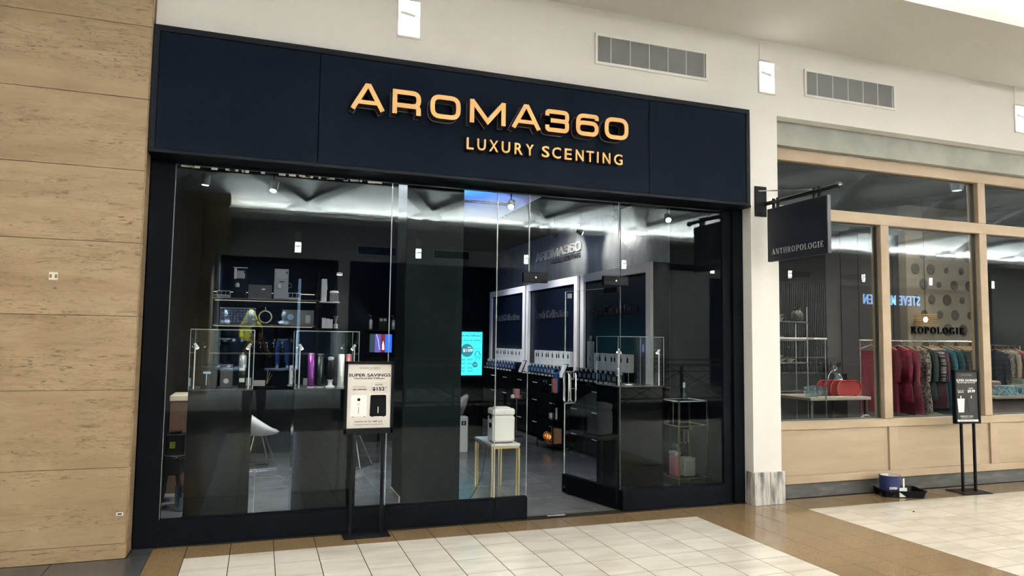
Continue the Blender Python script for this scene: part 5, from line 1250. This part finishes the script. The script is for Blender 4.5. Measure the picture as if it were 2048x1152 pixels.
plain_box('wooden_box', 'light wooden box on the lowest shelf of the wire rack', 'box', (4.13, 3.60, .109), .11, .13, .21, mat('pink_wood', (.50, .26, .15), .5))
spot_light('rack_lamp', (3.9, 3.2, 1.9), (4.12, 3.75, .2), 14, 30, .8, (1, .75, .5))
t = thing('glass_candle', 'silver rimmed glass candle on the middle shelf of the wire rack', 'candle', (4.10, 3.72, .459)); MB().lathe([(.035, 0), (.04, .07)], n=18).build('jar', white_gl, t); MB().lathe([(.05, 0), (.05, .006)], c=(0, 0, -.0008), n=18).build('dish', brass, t)
t = thing('white_stick', 'thin upright white box on the middle shelf of the wire rack', 'box', (4.11, 3.56, .459)); MB().box(-.012, .012, -.012, .012, 0, .16, c=.002).build('box_body', white_sat, t)
for x, y, lb in ((4.08, 3.98, 'dark bottle on the top shelf of the wire rack, farther one'), (4.08, 3.88, 'dark bottle on the top shelf of the wire rack, nearer one')):
    t = thing('dark_bottle', lb, 'bottle', (x, y, .839)); MB().lathe([(.028, 0), (.03, .005), (.03, .09), (.012, .11), (.012, .125)], n=16).build('bottle_body', black_gloss, t); MB().lathe([(.014, .125), (.014, .16)], n=12).build('stopper', chrome, t)
t = thing('blue_bottle', 'tall blue bottle on the wire rack behind the door handle', 'bottle', (4.12, 3.60, .839)); MB().lathe([(.045, 0), (.048, .01), (.048, .27), (.02, .30)], n=20).build('bottle_body', mat('royal_blue', (.02, .09, .32), .25), t); MB().lathe([(.022, .30), (.022, .34)], n=14).build('cap', black_sat, t)
plain_box('pink_carton', 'pink carton on the wire rack seen through the door handle', 'box', (4.06, 3.52, .839), .07, .05, .20, mat('pink_card2', (.42, .18, .20), .5))

# gold etagere behind the right pane
t = thing('gold_etagere', 'gold framed shelf stand with glass shelves behind the right pane', 'shelf stand', (4.40, .80, 0))
for x in (0, .37):
    for y in (0, .35): MB().box(x - .007, x + .007, y - .007, y + .007, 0, .95).build('post', brass, t)
for z, m_ in ((.09, brass), (.66, brass), (.935, glass_edge)):
    m = MB(); m.box(-.007, .377, -.007, .007, z, z + .012); m.box(-.007, .377, .343, .357, z, z + .012); m.box(-.007, .007, 0, .35, z, z + .012); m.box(.363, .377, 0, .35, z, z + .012); m.build('shelf_rail', m_, t)
    MB().box(.007, .363, .007, .343, z + .002, z + .008).build('shelf_glass', glass_bot if z > .5 else black_gloss, t)
t = thing('tall_stand_box', 'dark framed display block on the gold shelf stand', 'display', (4.46, .98, .675)); MB().box(-.045, .045, -.04, .04, 0, .25, c=.003).build('block', black_sat, t)
m = MB(); m.box(-.046, -.040, -.042, -.0405, 0, .25); m.box(.040, .046, -.042, -.0405, 0, .25); m.box(-.046, .046, -.042, -.0405, .245, .252); m.build('bright_edge', mat('pale_bronze', (.40, .36, .30), .3), t)
t = thing('glass_decanter', 'clear decanter on the top shelf of the gold stand', 'bottle', (4.60, 1.0, .949)); MB().lathe([(.035, 0), (.04, .01), (.035, .06), (.012, .09), (.010, .13)], n=18).build('vessel', glass_bot, t); MB().lathe([(.014, .13), (.014, .19)], n=12).build('stopper', glass_edge, t)
plain_box('rose_box', 'dusty rose box with white top on the bottom shelf of the gold stand', 'box', (4.455, .97, .103), .075, .12, .27, rosy, lidm=white_sat)
plain_box('grey_box', 'grey box on the bottom shelf of the gold stand', 'box', (4.60, .95, .103), .14, .12, .20, mat('grey_green_card', (.20, .22, .21), .5))
t = thing('hanging_hooks', 'row of three silver hooks below the upper shelf of the gold stand', 'hooks', (4.47, .83, .655)); MB().tube([(-.05, 0, -.03), (.12, 0, -.03)], .004, 6).tube([(-.04, 0, -.03), (-.04, 0, .004)], .003, 6).tube([(.11, 0, -.03), (.11, 0, .004)], .003, 6).build('hook_bar', chrome, t)
for k in range(3): MB().tube([(-.04 + k * .055, 0, -.03), (-.04 + k * .055, 0, -.16), (-.025 + k * .055, 0, -.18), (-.01 + k * .055, 0, -.16)], .003, 6).build('hook', chrome, t)
t = thing('chrome_faucet', 'small chrome pump lying below the hooks on the gold stand', 'pump', (4.46, .93, .373)); MB().tube([(0, 0, .0), (0, 0, .08), (-.04, 0, .10)], .012, 10).ell((.03, 0, .03), .03, .02, .03).build('pump_body', chrome, t)

# ================================================================== THE NEIGHBOUR'S WOODEN SHOP WINDOW
nf = sroot('wall_neighbour', 'pale oak shopfront with concrete header and panelled base'); XA, XB = 5.0, 14.0
MB().box(XA, XB, .0, .12, 3.71, 4.0).build('concrete_header', concrete, nf)
bx('side_return', white_wall, nf, 5.0, 5.03, .12, .3, 0, 3.71)
m = MB(); m.box(XA, XB, .07, .20, 3.575, 3.71, c=.004); m.build('header_rail', wood2, nf)
mull = [6.585, 8.135, 9.685, 11.235, 12.785]
MB().box(XA, XB, .07, .18, 2.955, 3.080, c=.004).build('transom_rail', wood2, nf)
for i, x in enumerate(mull):
    zt = 3.5745 if i % 2 else 2.9545
    if i % 2:
        MB().box(x, x + .122, .065, .21, 3.0805, 3.5745, c=.004).build('mullion', wood2, nf)
    MB().box(x, x + .122, .065, .21, .7805, 2.9545, c=.004).build('mullion', wood2, nf)
MB().box(XA, XB, .0, .24, .70, .780, c=.004).build('sill_rail', wood2, nf)
MB().box(XA, XB, .0, .05, .147, .228, c=.004).build('bottom_rail', wood2, nf)
st = [5.02] + [x - .015 for x in mull]
for i, x in enumerate(st):
    MB().box(x, x + (.125 if i else .04), .0, .05, .2285, .6995, c=.003).build('stile', wood2, nf)
    x2 = st[i + 1] if i + 1 < len(st) else XB
    MB().box(x + (.125 if i else .04) + .001, x2 - .001, .022, .045, .2285, .6995, c=.002).build('wood_panel', wood, nf)
MB().box(XA, XB, .020, .06, 0, .1465, c=.002).build('stone_plinth', plinth_m, nf)
edges = [5.03] + [v for x in mull for v in (x, x + .122)] + [XB]
k = 6
for i in range(0, len(edges) - 1, 2):
    wi = sroot('window_%d' % k, 'large pane of the wooden shop window'); k += 1
    m = MB(); a, b = edges[i], edges[i + 1]; m.add([(a, .13, .78), (b, .13, .78), (b, .13, 2.955), (a, .13, 2.955)], [(0, 1, 2, 3)]); m.build('pane', glass, wi)
    m = MB(); 
    for p, q in ((a, a + .012), (b - .012, b)): m.box(p, q, .12, .16, .78, 2.955)
    m.box(a, b, .12, .16, 2.943, 2.955); m.box(a, b, .12, .16, .78, .79); m.build('glazing_bead', mat('dark_bead', (.05, .05, .045), .5), wi)
for a, b in ((5.03, 8.135), (8.257, 11.235), (11.357, 14.0)):
    wi = sroot('window_%d' % k, 'transom pane of the wooden shop window'); k += 1
    m = MB(); m.add([(a, .13, 3.08), (b, .13, 3.08), (b, .13, 3.575), (a, .13, 3.575)], [(0, 1, 2, 3)]); m.build('pane', glass, wi)
    m = MB(); m.box(a, a + .012, .12, .16, 3.08, 3.575); m.box(b - .012, b, .12, .16, 3.08, 3.575); m.box(a, b, .12, .16, 3.565, 3.575); m.build('glazing_bead', MATS['dark_bead'], wi)
# interior shell
fn = sroot('floor_neighbour'); bx('floor_slab', mat('neighbour_floor', (.10, .085, .07), .4), fn, 4.97, 16, .10, 9, -.25, -.003)
cn = sroot('ceiling_neighbour'); bx('ceiling_panel', mat('neighbour_ceiling', (.035, .036, .036), .8), cn, 4.97, 16, .12, 9, 4.1, 4.15)
wb = sroot('wall_neighbour_back', 'dark ribbed back wall of the neighbouring shop')
bx('wall_panel', mat('neighbour_dark', (.022, .024, .026), .7), wb, 4.97, 11.6, 6.2, 6.3, 0, 4.1); bx('wall_panel', mat('neighbour_grey', (.12, .115, .12), .7), wb, 11.6, 22, 6.2, 6.3, 0, 4.1); bx('wall_panel', MATS['neighbour_dark'], wb, 16, 16.1, .1, 6.2, 0, 4.1)
for i in range(66): bx('slat', mat('slat_dark', (.040, .043, .046), .5), wb, 8.3 + i * .05, 8.325 + i * .05, 6.165, 6.2, 0, 2.9)
for i in range(9): bx('panel_joint', MATS['neighbour_dark'], wb, 12.0 + i * .5, 12.012 + i * .5, 6.194, 6.2, 0, 4.1)
colw = sroot('wall_neighbour_pier', 'wallpapered pier with dark spots and black letters')
bx('pier_panel', mat('spot_paper', (.17, .155, .125), .7), colw, 10.35, 12.15, 3.05, 3.2, 0, 4.0)
random.seed(21); dots = [(10.55 + .36 * i + (.18 if j % 2 else 0), 1.35 + .26 * j) for i in range(5) for j in range(8)]
for x, z in dots:
    rr = .05 + random.random() * .055
    if x + rr < 12.13: MB().lathe([(rr, 3.044), (rr, 3.0495)], c=(x, 0, z), axis='y', n=18).build('paper_spot', mat('spot_ink', (.060, .055, .045), .7), colw)
serif_text('ROPOLOGIE', text_blk, colw, 10.40, 11.62, 1.80, 1.915, (0, 3.044, 0), (1, 0, 0), (0, 0, 1), d0=0, d1=.02, track=.16)
lp = thing('pendant_lamp', 'slatted rattan pendant lamp glowing in front of the spotted pier', 'pendant lamp', (10.52, 2.85, 2.03))
for kz in range(6): MB().tube([(.19 * math.cos(q), .16 * math.sin(q), -.09 + kz * .034) for q in [2 * PI * j / 20 for j in range(20)]], .007, 5, closed=True).build('shade_ring', mat('rattan', (.30, .19, .09), .6), lp)
MB().ell((0, 0, 0), .035, .035, .045, 12, 8).build('bulb', mat('bulb_warm', (1, .8, .5), .5, emit=(1, .70, .36), es=14), lp); MB().tube([(0, 0, .05), (0, 0, 2.06)], .004, 5).build('cord', black_sat, lp)
# garment rack
def rack(label, x0, x1, y, z):
    t = thing('garment_rack', label, 'clothes rack', ((x0 + x1) / 2, y, 0)); h = (x1 - x0) / 2
    MB().tube([(-h, 0, z), (h, 0, z)], .014, 10).build('hang_bar', chrome, t)
    for s_ in (-1, 1):
        MB().tube([(s_ * (h - .02), 0, 0), (s_ * (h - .02), 0, z)], .013, 8).build('post', chrome, t); MB().box(s_ * (h - .02) - .02, s_ * (h - .02) + .02, -.25, .25, 0, .025, c=.005).build('foot', chrome, t)
    return t
rack('silver clothes rack crowded with dresses behind the wooden shop window', 8.15, 10.50, 1.95, 1.66)
def garment(name, label, cat, x, y, z, rz, L_, m_, kind='dress', shoulder=.19, hem=.25, thick=.045, group=None, trim=None):
    if kind == 'dress': rz = 70 + rz * .35; shoulder *= 1.1; hem *= 1.1
    t = thing(name, label, cat, (x, y, z), math.radians(rz), group)
    MB().tube([(0, 0, .0), (.0, .0, -.02), (0, 0, -.06)], .003, 5).tube([(-shoulder, 0, -.125), (0, 0, -.06), (shoulder, 0, -.125)], .007, 6).build('hanger', mat('hanger_wood', (.42, .28, .15), .5), t)
    n_ = 28; secs = []
    if kind == 'trousers': prof = [(-.14, .17, .03), (-.2, .18, .035), (-.5, .19, .04), (-L_, .20, .045)]
    else: prof = [(-.085, .05, .02), (-.115, shoulder * .7, .03), (-.145, shoulder, .035), (-.30, shoulder * 1.0, thick), (-.55, (shoulder + hem) / 2 * .9, thick), (-L_ * .8, hem * .95, thick * 1.2), (-L_, hem, thick * 1.3)]
    vs = []; fs = []; rp = random.random() * 6
    for qi, (zz, a, b) in enumerate(prof):
        for j in range(n_):
            an = 2 * PI * j / n_; amp = .22 * min(1, qi / 4); f_ = 1 + amp * math.sin(an * 7 + rp + qi * .3) * .9
            vs.append((a * math.cos(an), b * math.sin(an) * f_, zz + (.012 * math.sin(an * 3 + rp) if qi == len(prof) - 1 else 0)))
    for i in range(len(prof) - 1):
        for j in range(n_): fs.append((i * n_ + j, i * n_ + (j + 1) % n_, (i + 1) * n_ + (j + 1) % n_, (i + 1) * n_ + j))
    fs.append(tuple(range(n_))); MB().add(vs, fs, 0, True).build('cloth', m_, t)
    if kind == 'dress':
        for s_ in (-1, 1): MB().tube([(s_ * shoulder * .92, 0, -.16), (s_ * (shoulder + .03), .01, -.35), (s_ * (shoulder + .02), .02, -.58)], [.045, .042, .035], 8).build('sleeve', trim or m_, t)
    return t
def cloth_mat(n_, a, b=None, sc_=(40, 40, 40), lo=.45, hi=.55): return mat(n_, a, .85, noise=(sc_, lo, hi) if b else None, alt=b)
mar = cloth_mat('cloth_maroon', (.10, .004, .014)); crim = cloth_mat('cloth_crimson', (.24, .018, .05), (.11, .01, .03), (9, 9, 9)); gpr = cloth_mat('cloth_grey_print', (.30, .27, .23), (.045, .04, .035), (45, 45, 45)); stripe = cloth_mat('cloth_stripe', (.26, .25, .24), (.02, .022, .03), (2, 2, 55)); teal = cloth_mat('cloth_teal', (.010, .075, .10)); dgr = cloth_mat('cloth_dark_green', (.018, .032, .028)); nvy = cloth_mat('cloth_navy', (.012, .02, .04)); plum = cloth_mat('cloth_plum', (.075, .02, .035)); olv = cloth_mat('cloth_olive', (.06, .055, .04))
random.seed(4)
garment('trousers', 'wide maroon trousers at the near end of the rack', 'trousers', 8.38, 1.95, 1.655, -12, 1.02, mar, 'trousers')
garment('dress', 'plain maroon dress second on the rack', 'dress', 8.66, 1.95, 1.655, 40, 1.02, mar, hem=.21)
garment('dress', 'crimson patterned dress with flared hem in the middle of the rack', 'dress', 8.88, 1.93, 1.655, 30, .86, crim, hem=.25)
garment('dress', 'long plum crimson dress behind the flared one', 'dress', 9.05, 1.97, 1.655, 42, 1.05, cloth_mat('cloth_rose', (.15, .02, .04)), hem=.30)
garment('dress', 'beige and grey speckled dress on the rack', 'dress', 9.23, 1.95, 1.655, 48, 1.08, gpr, hem=.26)
garment('dress', 'dark green dress between the speckled and striped ones', 'dress', 9.37, 1.95, 1.655, 52, .85, dgr, hem=.22)
garment('blouse', 'black and white striped blouse on the rack', 'blouse', 9.50, 1.93, 1.655, 48, .52, stripe, hem=.20)
garment('dress', 'dark plum dress below the striped blouse', 'dress', 9.62, 1.97, 1.655, 52, .98, plum, hem=.22)
garment('dress', 'teal velvet dress on the rack', 'dress', 9.76, 1.95, 1.655, 46, 1.08, teal, hem=.28)
garment('dress', 'dark teal dress next to the velvet one', 'dress', 9.90, 1.95, 1.655, 50, 1.02, cloth_mat('cloth_teal2', (.008, .045, .055)), hem=.24)
for i in range(6): garment('jacket', ORD[i] + ' dark garment after the teal dresses at the far rack end', 'jacket', 10.02 + i * .075, 1.95, 1.655, 55, .75 + .03 * (i % 3), (dgr, olv, nvy)[i % 3], hem=.19, thick=.03, group='dark garments at the far end of the rack')
# display frame, table with red trays, cloche, glass, chair back, shelf with crockery
t = thing('metal_frame_stand', 'thin steel frame stand at the left of the wooden shop window', 'stand', (6.74, 1.5, 0))
MB().tube([(-.62, 0, 1.668), (.40, 0, 1.668)], .012, 10).build('top_bar', white_sat, t); MB().tube([(.375, 0, 0), (.375, 0, 1.66)], .009, 8).build('post', chrome, t); MB().tube([(-.42, .25, 0), (-.42, .25, 2.0)], .009, 8).build('post', chrome, t); MB().box(.06, .18, -.018, .018, 1.655, 1.682, c=.003).build('bar_label', mat('tan_label', (.32, .28, .20), .5), t)
MB().box(-.45, .40, -.14, .14, 0, .02, c=.004).build('foot', chrome, t)
t = thing('display_table', 'pale topped display table holding red trays behind the glass', 'table', (7.62, 2.05, 0)); MB().box(-.58, .48, -.35, .35, .83, .87, c=.004).build('table_top', mat('table_pale', (.36, .33, .27), .5), t)
for sx in (-.53, .43):
    for sy in (-.30, .30): MB().box(sx - .02, sx + .02, sy - .02, sy + .02, 0, .83, c=.002).build('leg', mat('dark_leg', (.04, .04, .04), .5), t)
redm = mat('red_enamel', (.34, .030, .028), .25); prt = None
for k_ in range(4):
    y_ = 1.90 + k_ * .03
    if prt is None:
        prt = thing('red_tray', 'red oval enamel tray at the front of the nested stack', 'tray', (7.86, 1.86, .874), 0)
        pts = rpath([(-.20, 0), (.18, 0), (.24, .12), (.17, .215), (-.16, .215), (-.22, .12)], .09, True, 5)
        n_ = len(pts); vs = [(p.x, -.014, p.y) for p in pts] + [(p.x * .90, .006, (p.y - .11) * .86 + .11) for p in pts] + [(p.x, -.010, p.y) for p in pts] + [(p.x * .92, .012, (p.y - .11) * .88 + .11) for p in pts]
        fs = [(i, (i + 1) % n_, n_ + (i + 1) % n_, n_ + i) for i in range(n_)] + [tuple(n_ + i for i in range(n_))] + [(2 * n_ + i, 2 * n_ + (i + 1) % n_, 3 * n_ + (i + 1) % n_, 3 * n_ + i) for i in range(n_)] + [tuple(3 * n_ + i for i in range(n_))[::-1]] + [(i, (i + 1) % n_, 2 * n_ + (i + 1) % n_, 2 * n_ + i) for i in range(n_)]
        MB().add(vs, fs, 0, False).build('tray_dish', redm, prt)
        MB().tube([(p.x, -.012, p.y) for p in pts], .007, 6, closed=True).build('tray_rim', mat('red_rim', (.42, .05, .04), .2), prt)
    else: copy_tree(prt, (7.86 - .075 * k_, 1.86 + .05 * k_, .874), label=ORD[k_ - 1] + ' red oval enamel tray behind the front one of the nested stack', group='rear red trays of the nested stack')
t = thing('glass_cloche', 'small glass cloche with ring handle behind the red trays', 'cloche', (7.93, 2.18, .871)); MB().lathe([(.13, 0), (.13, .22), (.10, .31), (.04, .345), (.01, .35)], n=24).build('dome', glass_bot, t); MB().tube([(.03 * math.cos(q), 0, .385 + .03 * math.sin(q)) for q in [2 * PI * j / 14 for j in range(14)]], .005, 6, closed=True).build('ring_handle', chrome, t); MB().tube([(.132 * math.cos(q), 0, .21 + .14 * math.sin(q)) for q in [PI * j / 14 for j in range(15)]], .006, 6).build('bail_handle', chrome, t)
for i, (x, s_) in enumerate(((7.16, .9), (7.28, 1.0), (7.40, .8))):
    t = thing('glass_dish', ORD[i] + ' clear glass dish from the left beside the red trays', 'dish', (x, 1.86, .871), 0, 'glass dishes left of the red trays'); MB().lathe([(.05 * s_, 0), (.06 * s_, .01), (.075 * s_, .07), (.10 * s_, .08), (.085 * s_, .10), (.09 * s_, .15 * s_), (.08 * s_, .15 * s_), (.04 * s_, .02)], n=20).build('dish_glass', glass_bot, t)
MB().box(-.35, .25, -.02, .02, 0, .012, c=.003).build('lace_runner', mat('lace', (.42, .38, .30), .8), None, loc=(7.55, 1.74, .871)); tag(bpy.data.objects['lace_runner'], 'pale runner along the front edge of the display table', 'runner')
t = thing('folding_chair', 'pale grey chair with a rounded back low behind the window', 'chair', (6.98, .72, 0), math.radians(15))
MB().tube([(.22 * math.cos(q), 0, .48 + .26 * math.sin(q)) for q in [PI * j / 16 for j in range(17)]], .014, 8).build('back_hoop', mat('chair_grey', (.22, .22, .20), .5), t); MB().prism([(.20 * math.cos(q), .48 + .24 * math.sin(q)) for q in [PI * j / 16 for j in range(17)]], -.006, .006, T=lambda x, z, d: (x, d, z)).build('backrest', mat('chair_panel', (.12, .125, .115), .5), t)
MB().box(-.21, .21, .0, .40, .44, .465, c=.01).build('seat', MATS['chair_grey'], t)
for sx in (-.2, .2):
    for sy in (.0, .38): MB().tube([(sx, sy, .45), (sx * 1.05, sy, 0)], .012, 8).build('leg', MATS['chair_grey'], t)
t = thing('crockery_shelf', 'dark shelf stand with cups and bowls at the left edge of the window', 'shelf rack', (7.45, 2.65, 0))
for x in (-.35, .30):
    for y in (-.12, .12): MB().tube([(x, y, 0), (x, y, 2.15)], .010, 6).build('post', chrome, t)
for z in (.9, 1.32, 1.66, 1.93): MB().box(-.36, .31, -.14, .14, z - .02, z, c=.003).build('shelf', mat('dark_shelf', (.045, .045, .045), .4), t)
crm = mat('cream_china', (.40, .39, .33), .35)
for i, (x, z) in enumerate(((7.28, 1.9305), (7.28, 1.985), (7.28, 1.6605), (7.30, 1.3205), (7.48, 1.3205), (7.26, 1.375))):
    t = thing('bowl', ('cream bowl on the top shelf of the dark shelf stand', 'cream bowl nested above the one on the top shelf', 'cream bowl on the second shelf of the dark shelf stand', 'cream bowl left on the third shelf of the dark shelf stand', 'cream bowl right on the third shelf of the dark shelf stand', 'cream bowl nested above the left one on the third shelf')[i], 'bowl', (x, 2.62, z), 0, 'cream bowls on the shelf stand'); MB().lathe([(.045, 0), (.05, .008), (.095, .05), (.088, .05), (.045, .014)], n=20).build('bowl_body', crm, t)
for x, z in ((7.63, 1.9305),): 
    t = thing('dark_vase', 'patterned dark vase at the top of the shelf stand', 'vase', (x, 2.6, z)); MB().lathe([(.05, 0), (.085, .05), (.085, .12), (.05, .17), (.06, .20), (.05, .20)], n=20).build('vase_body', mat('vase_print', (.10, .10, .09), .4, noise=((30, 30, 30), .45, .55), alt=(.02, .02, .02)), t)
gp = None
t = thing('glassware_counter', 'long dark counter of glassware against the ribbed wall', 'counter', (9.35, 4.9, 0)); MB().box(-1.2, 1.2, -.3, .3, 0, 1.05, c=.004).build('counter_body', mat('counter_dark', (.02, .022, .023), .4), t)
MB().box(-1.2, 1.2, .0, .28, 1.32, 1.34, c=.002).build('glass_ledge', mat('dark_shelf', (0, 0, 0)), t)
for x in (-1.15, 1.15): MB().box(x - .01, x + .01, .1, .25, 1.05, 1.32).build('ledge_post', chrome, t)
for i in range(22):
    x = 8.22 + (i % 11) * .225; z = 1.051 if i < 11 else 1.341; y_ = 4.72 if i < 11 else 5.05
    if gp is None:
        gp = thing('wine_glass', 'first stemmed glass from the left on the dark counter top', 'glass', (x, y_, z), 0, 'glassware on the dark counter'); MB().lathe([(.035, 0), (.035, .003), (.006, .01), (.006, .08), (.036, .11), (.042, .16), (.036, .20), (.034, .20), (.034, .12)], n=14).build('glass_body', glass_bot, gp)
    else: copy_tree(gp, (x, y_, z), label=ORD[i % 11] + (' stemmed glass from the left on the dark counter top' if i < 11 else ' stemmed glass from the left on the ledge above the dark counter'))
# right bay
t = thing('stock_table', 'pale round cornered table with boxes at the right edge of the window', 'table', (12.25, 2.6, 0)); MB().box(-.95, .7, -.35, .42, .74, .785, c=.01).build('table_top', mat('stock_top', (.34, .30, .25), .5), t); MB().box(-.75, .5, -.1, .4, 0, .74, c=.004).build('table_body', mat('stock_body', (.12, .095, .085), .5), t)
t = plain_box('patterned_box', 'pale blue patterned box on the table at the right edge', 'box', (11.80, 2.42, .786), .46, .20, .16, mat('blue_pattern', (.05, .16, .24), .5, noise=((30, 30, 30), .45, .55), alt=(.30, .42, .44)))
MB().lathe([(.05, -.104), (.05, -.1005)], c=(.15, 0, .075), axis='y', n=20).build('round_patch', mat('dark_teal', (.015, .06, .09), .4), t)
plain_box('cream_box', 'cream box beside the blue patterned box', 'box', (12.25, 2.48, .786), .24, .22, .18, mat('cream_box_m', (.32, .28, .20), .5)); plain_box('cream_box', 'smaller green grey box on top of the cream box', 'box', (12.22, 2.5, .967), .16, .16, .08, mat('sage_box', (.14, .16, .12), .5))
plain_box('cream_box', 'tan box at the far end of the stock table', 'box', (12.60, 2.55, .786), .26, .22, .20, mat('tan_box', (.30, .22, .13), .5))
t = thing('round_hat', 'tan round hat box leaning behind the blue patterned box', 'hat box', (11.92, 2.80, .786)); MB().lathe([(.14, 0), (.15, .01), (.15, .20), (.12, .22)], n=24).build('hat_box_body', mat('hat_tan', (.22, .13, .10), .6), t)
MB().lathe([(.13, -.03), (.13, .03)], c=(0, 0, .13), axis='y', n=24).build('blue_plate', mat('blue_plate', (.02, .04, .08), .4), None, loc=(11.50, 2.62, .786)); tag(bpy.data.objects['blue_plate'], 'dark blue round dish standing at the left end of the stock table', 'dish')
t = thing('shoe_mule', 'tan leather mule on the stock table', 'shoe', (11.68, 2.68, .786)); MB().ell((0, 0, .06), .13, .05, .06).build('shoe_body', mat('mule_tan', (.28, .19, .12), .6), t)
rack('short clothes rack at the right edge of the window', 11.5, 12.0, 3.35, 1.62); rack('second clothes rack beside the right window edge', 12.6, 13.4, 3.3, 1.62)
garment('dress', 'bright red dress hanging at the right edge of the window', 'dress', 11.68, 3.30, 1.615, 20, .72, cloth_mat('cloth_red', (.32, .01, .03)), hem=.24)
for i, (c_, lb) in enumerate(((nvy, 'navy'), (gpr, 'speckled grey'), (cloth_mat('cloth_cream', (.34, .30, .24)), 'cream'), (crim, 'crimson'))): garment('coat', '%s coat on the second rack at the right edge of the window' % lb, 'coat', 12.75 + i * .17, 3.3, 1.615, 25, .80, c_, hem=.22)
df = sroot('door_2', 'pale wooden door frame at the back of the neighbouring shop'); m = MB(); m.box(14.2, 14.36, 6.1, 6.19, 0, 2.6); m.box(15.3, 15.46, 6.1, 6.19, 0, 2.6); m.box(14.2, 15.46, 6.1, 6.19, 2.45, 2.6); m.build('door_frame', mat('pink_oak', (.34, .22, .16), .5), df); bx('door_leaf', mat('door_shade', (.16, .11, .09), .6), df, 14.36, 15.3, 6.14, 6.18, 0, 2.45)
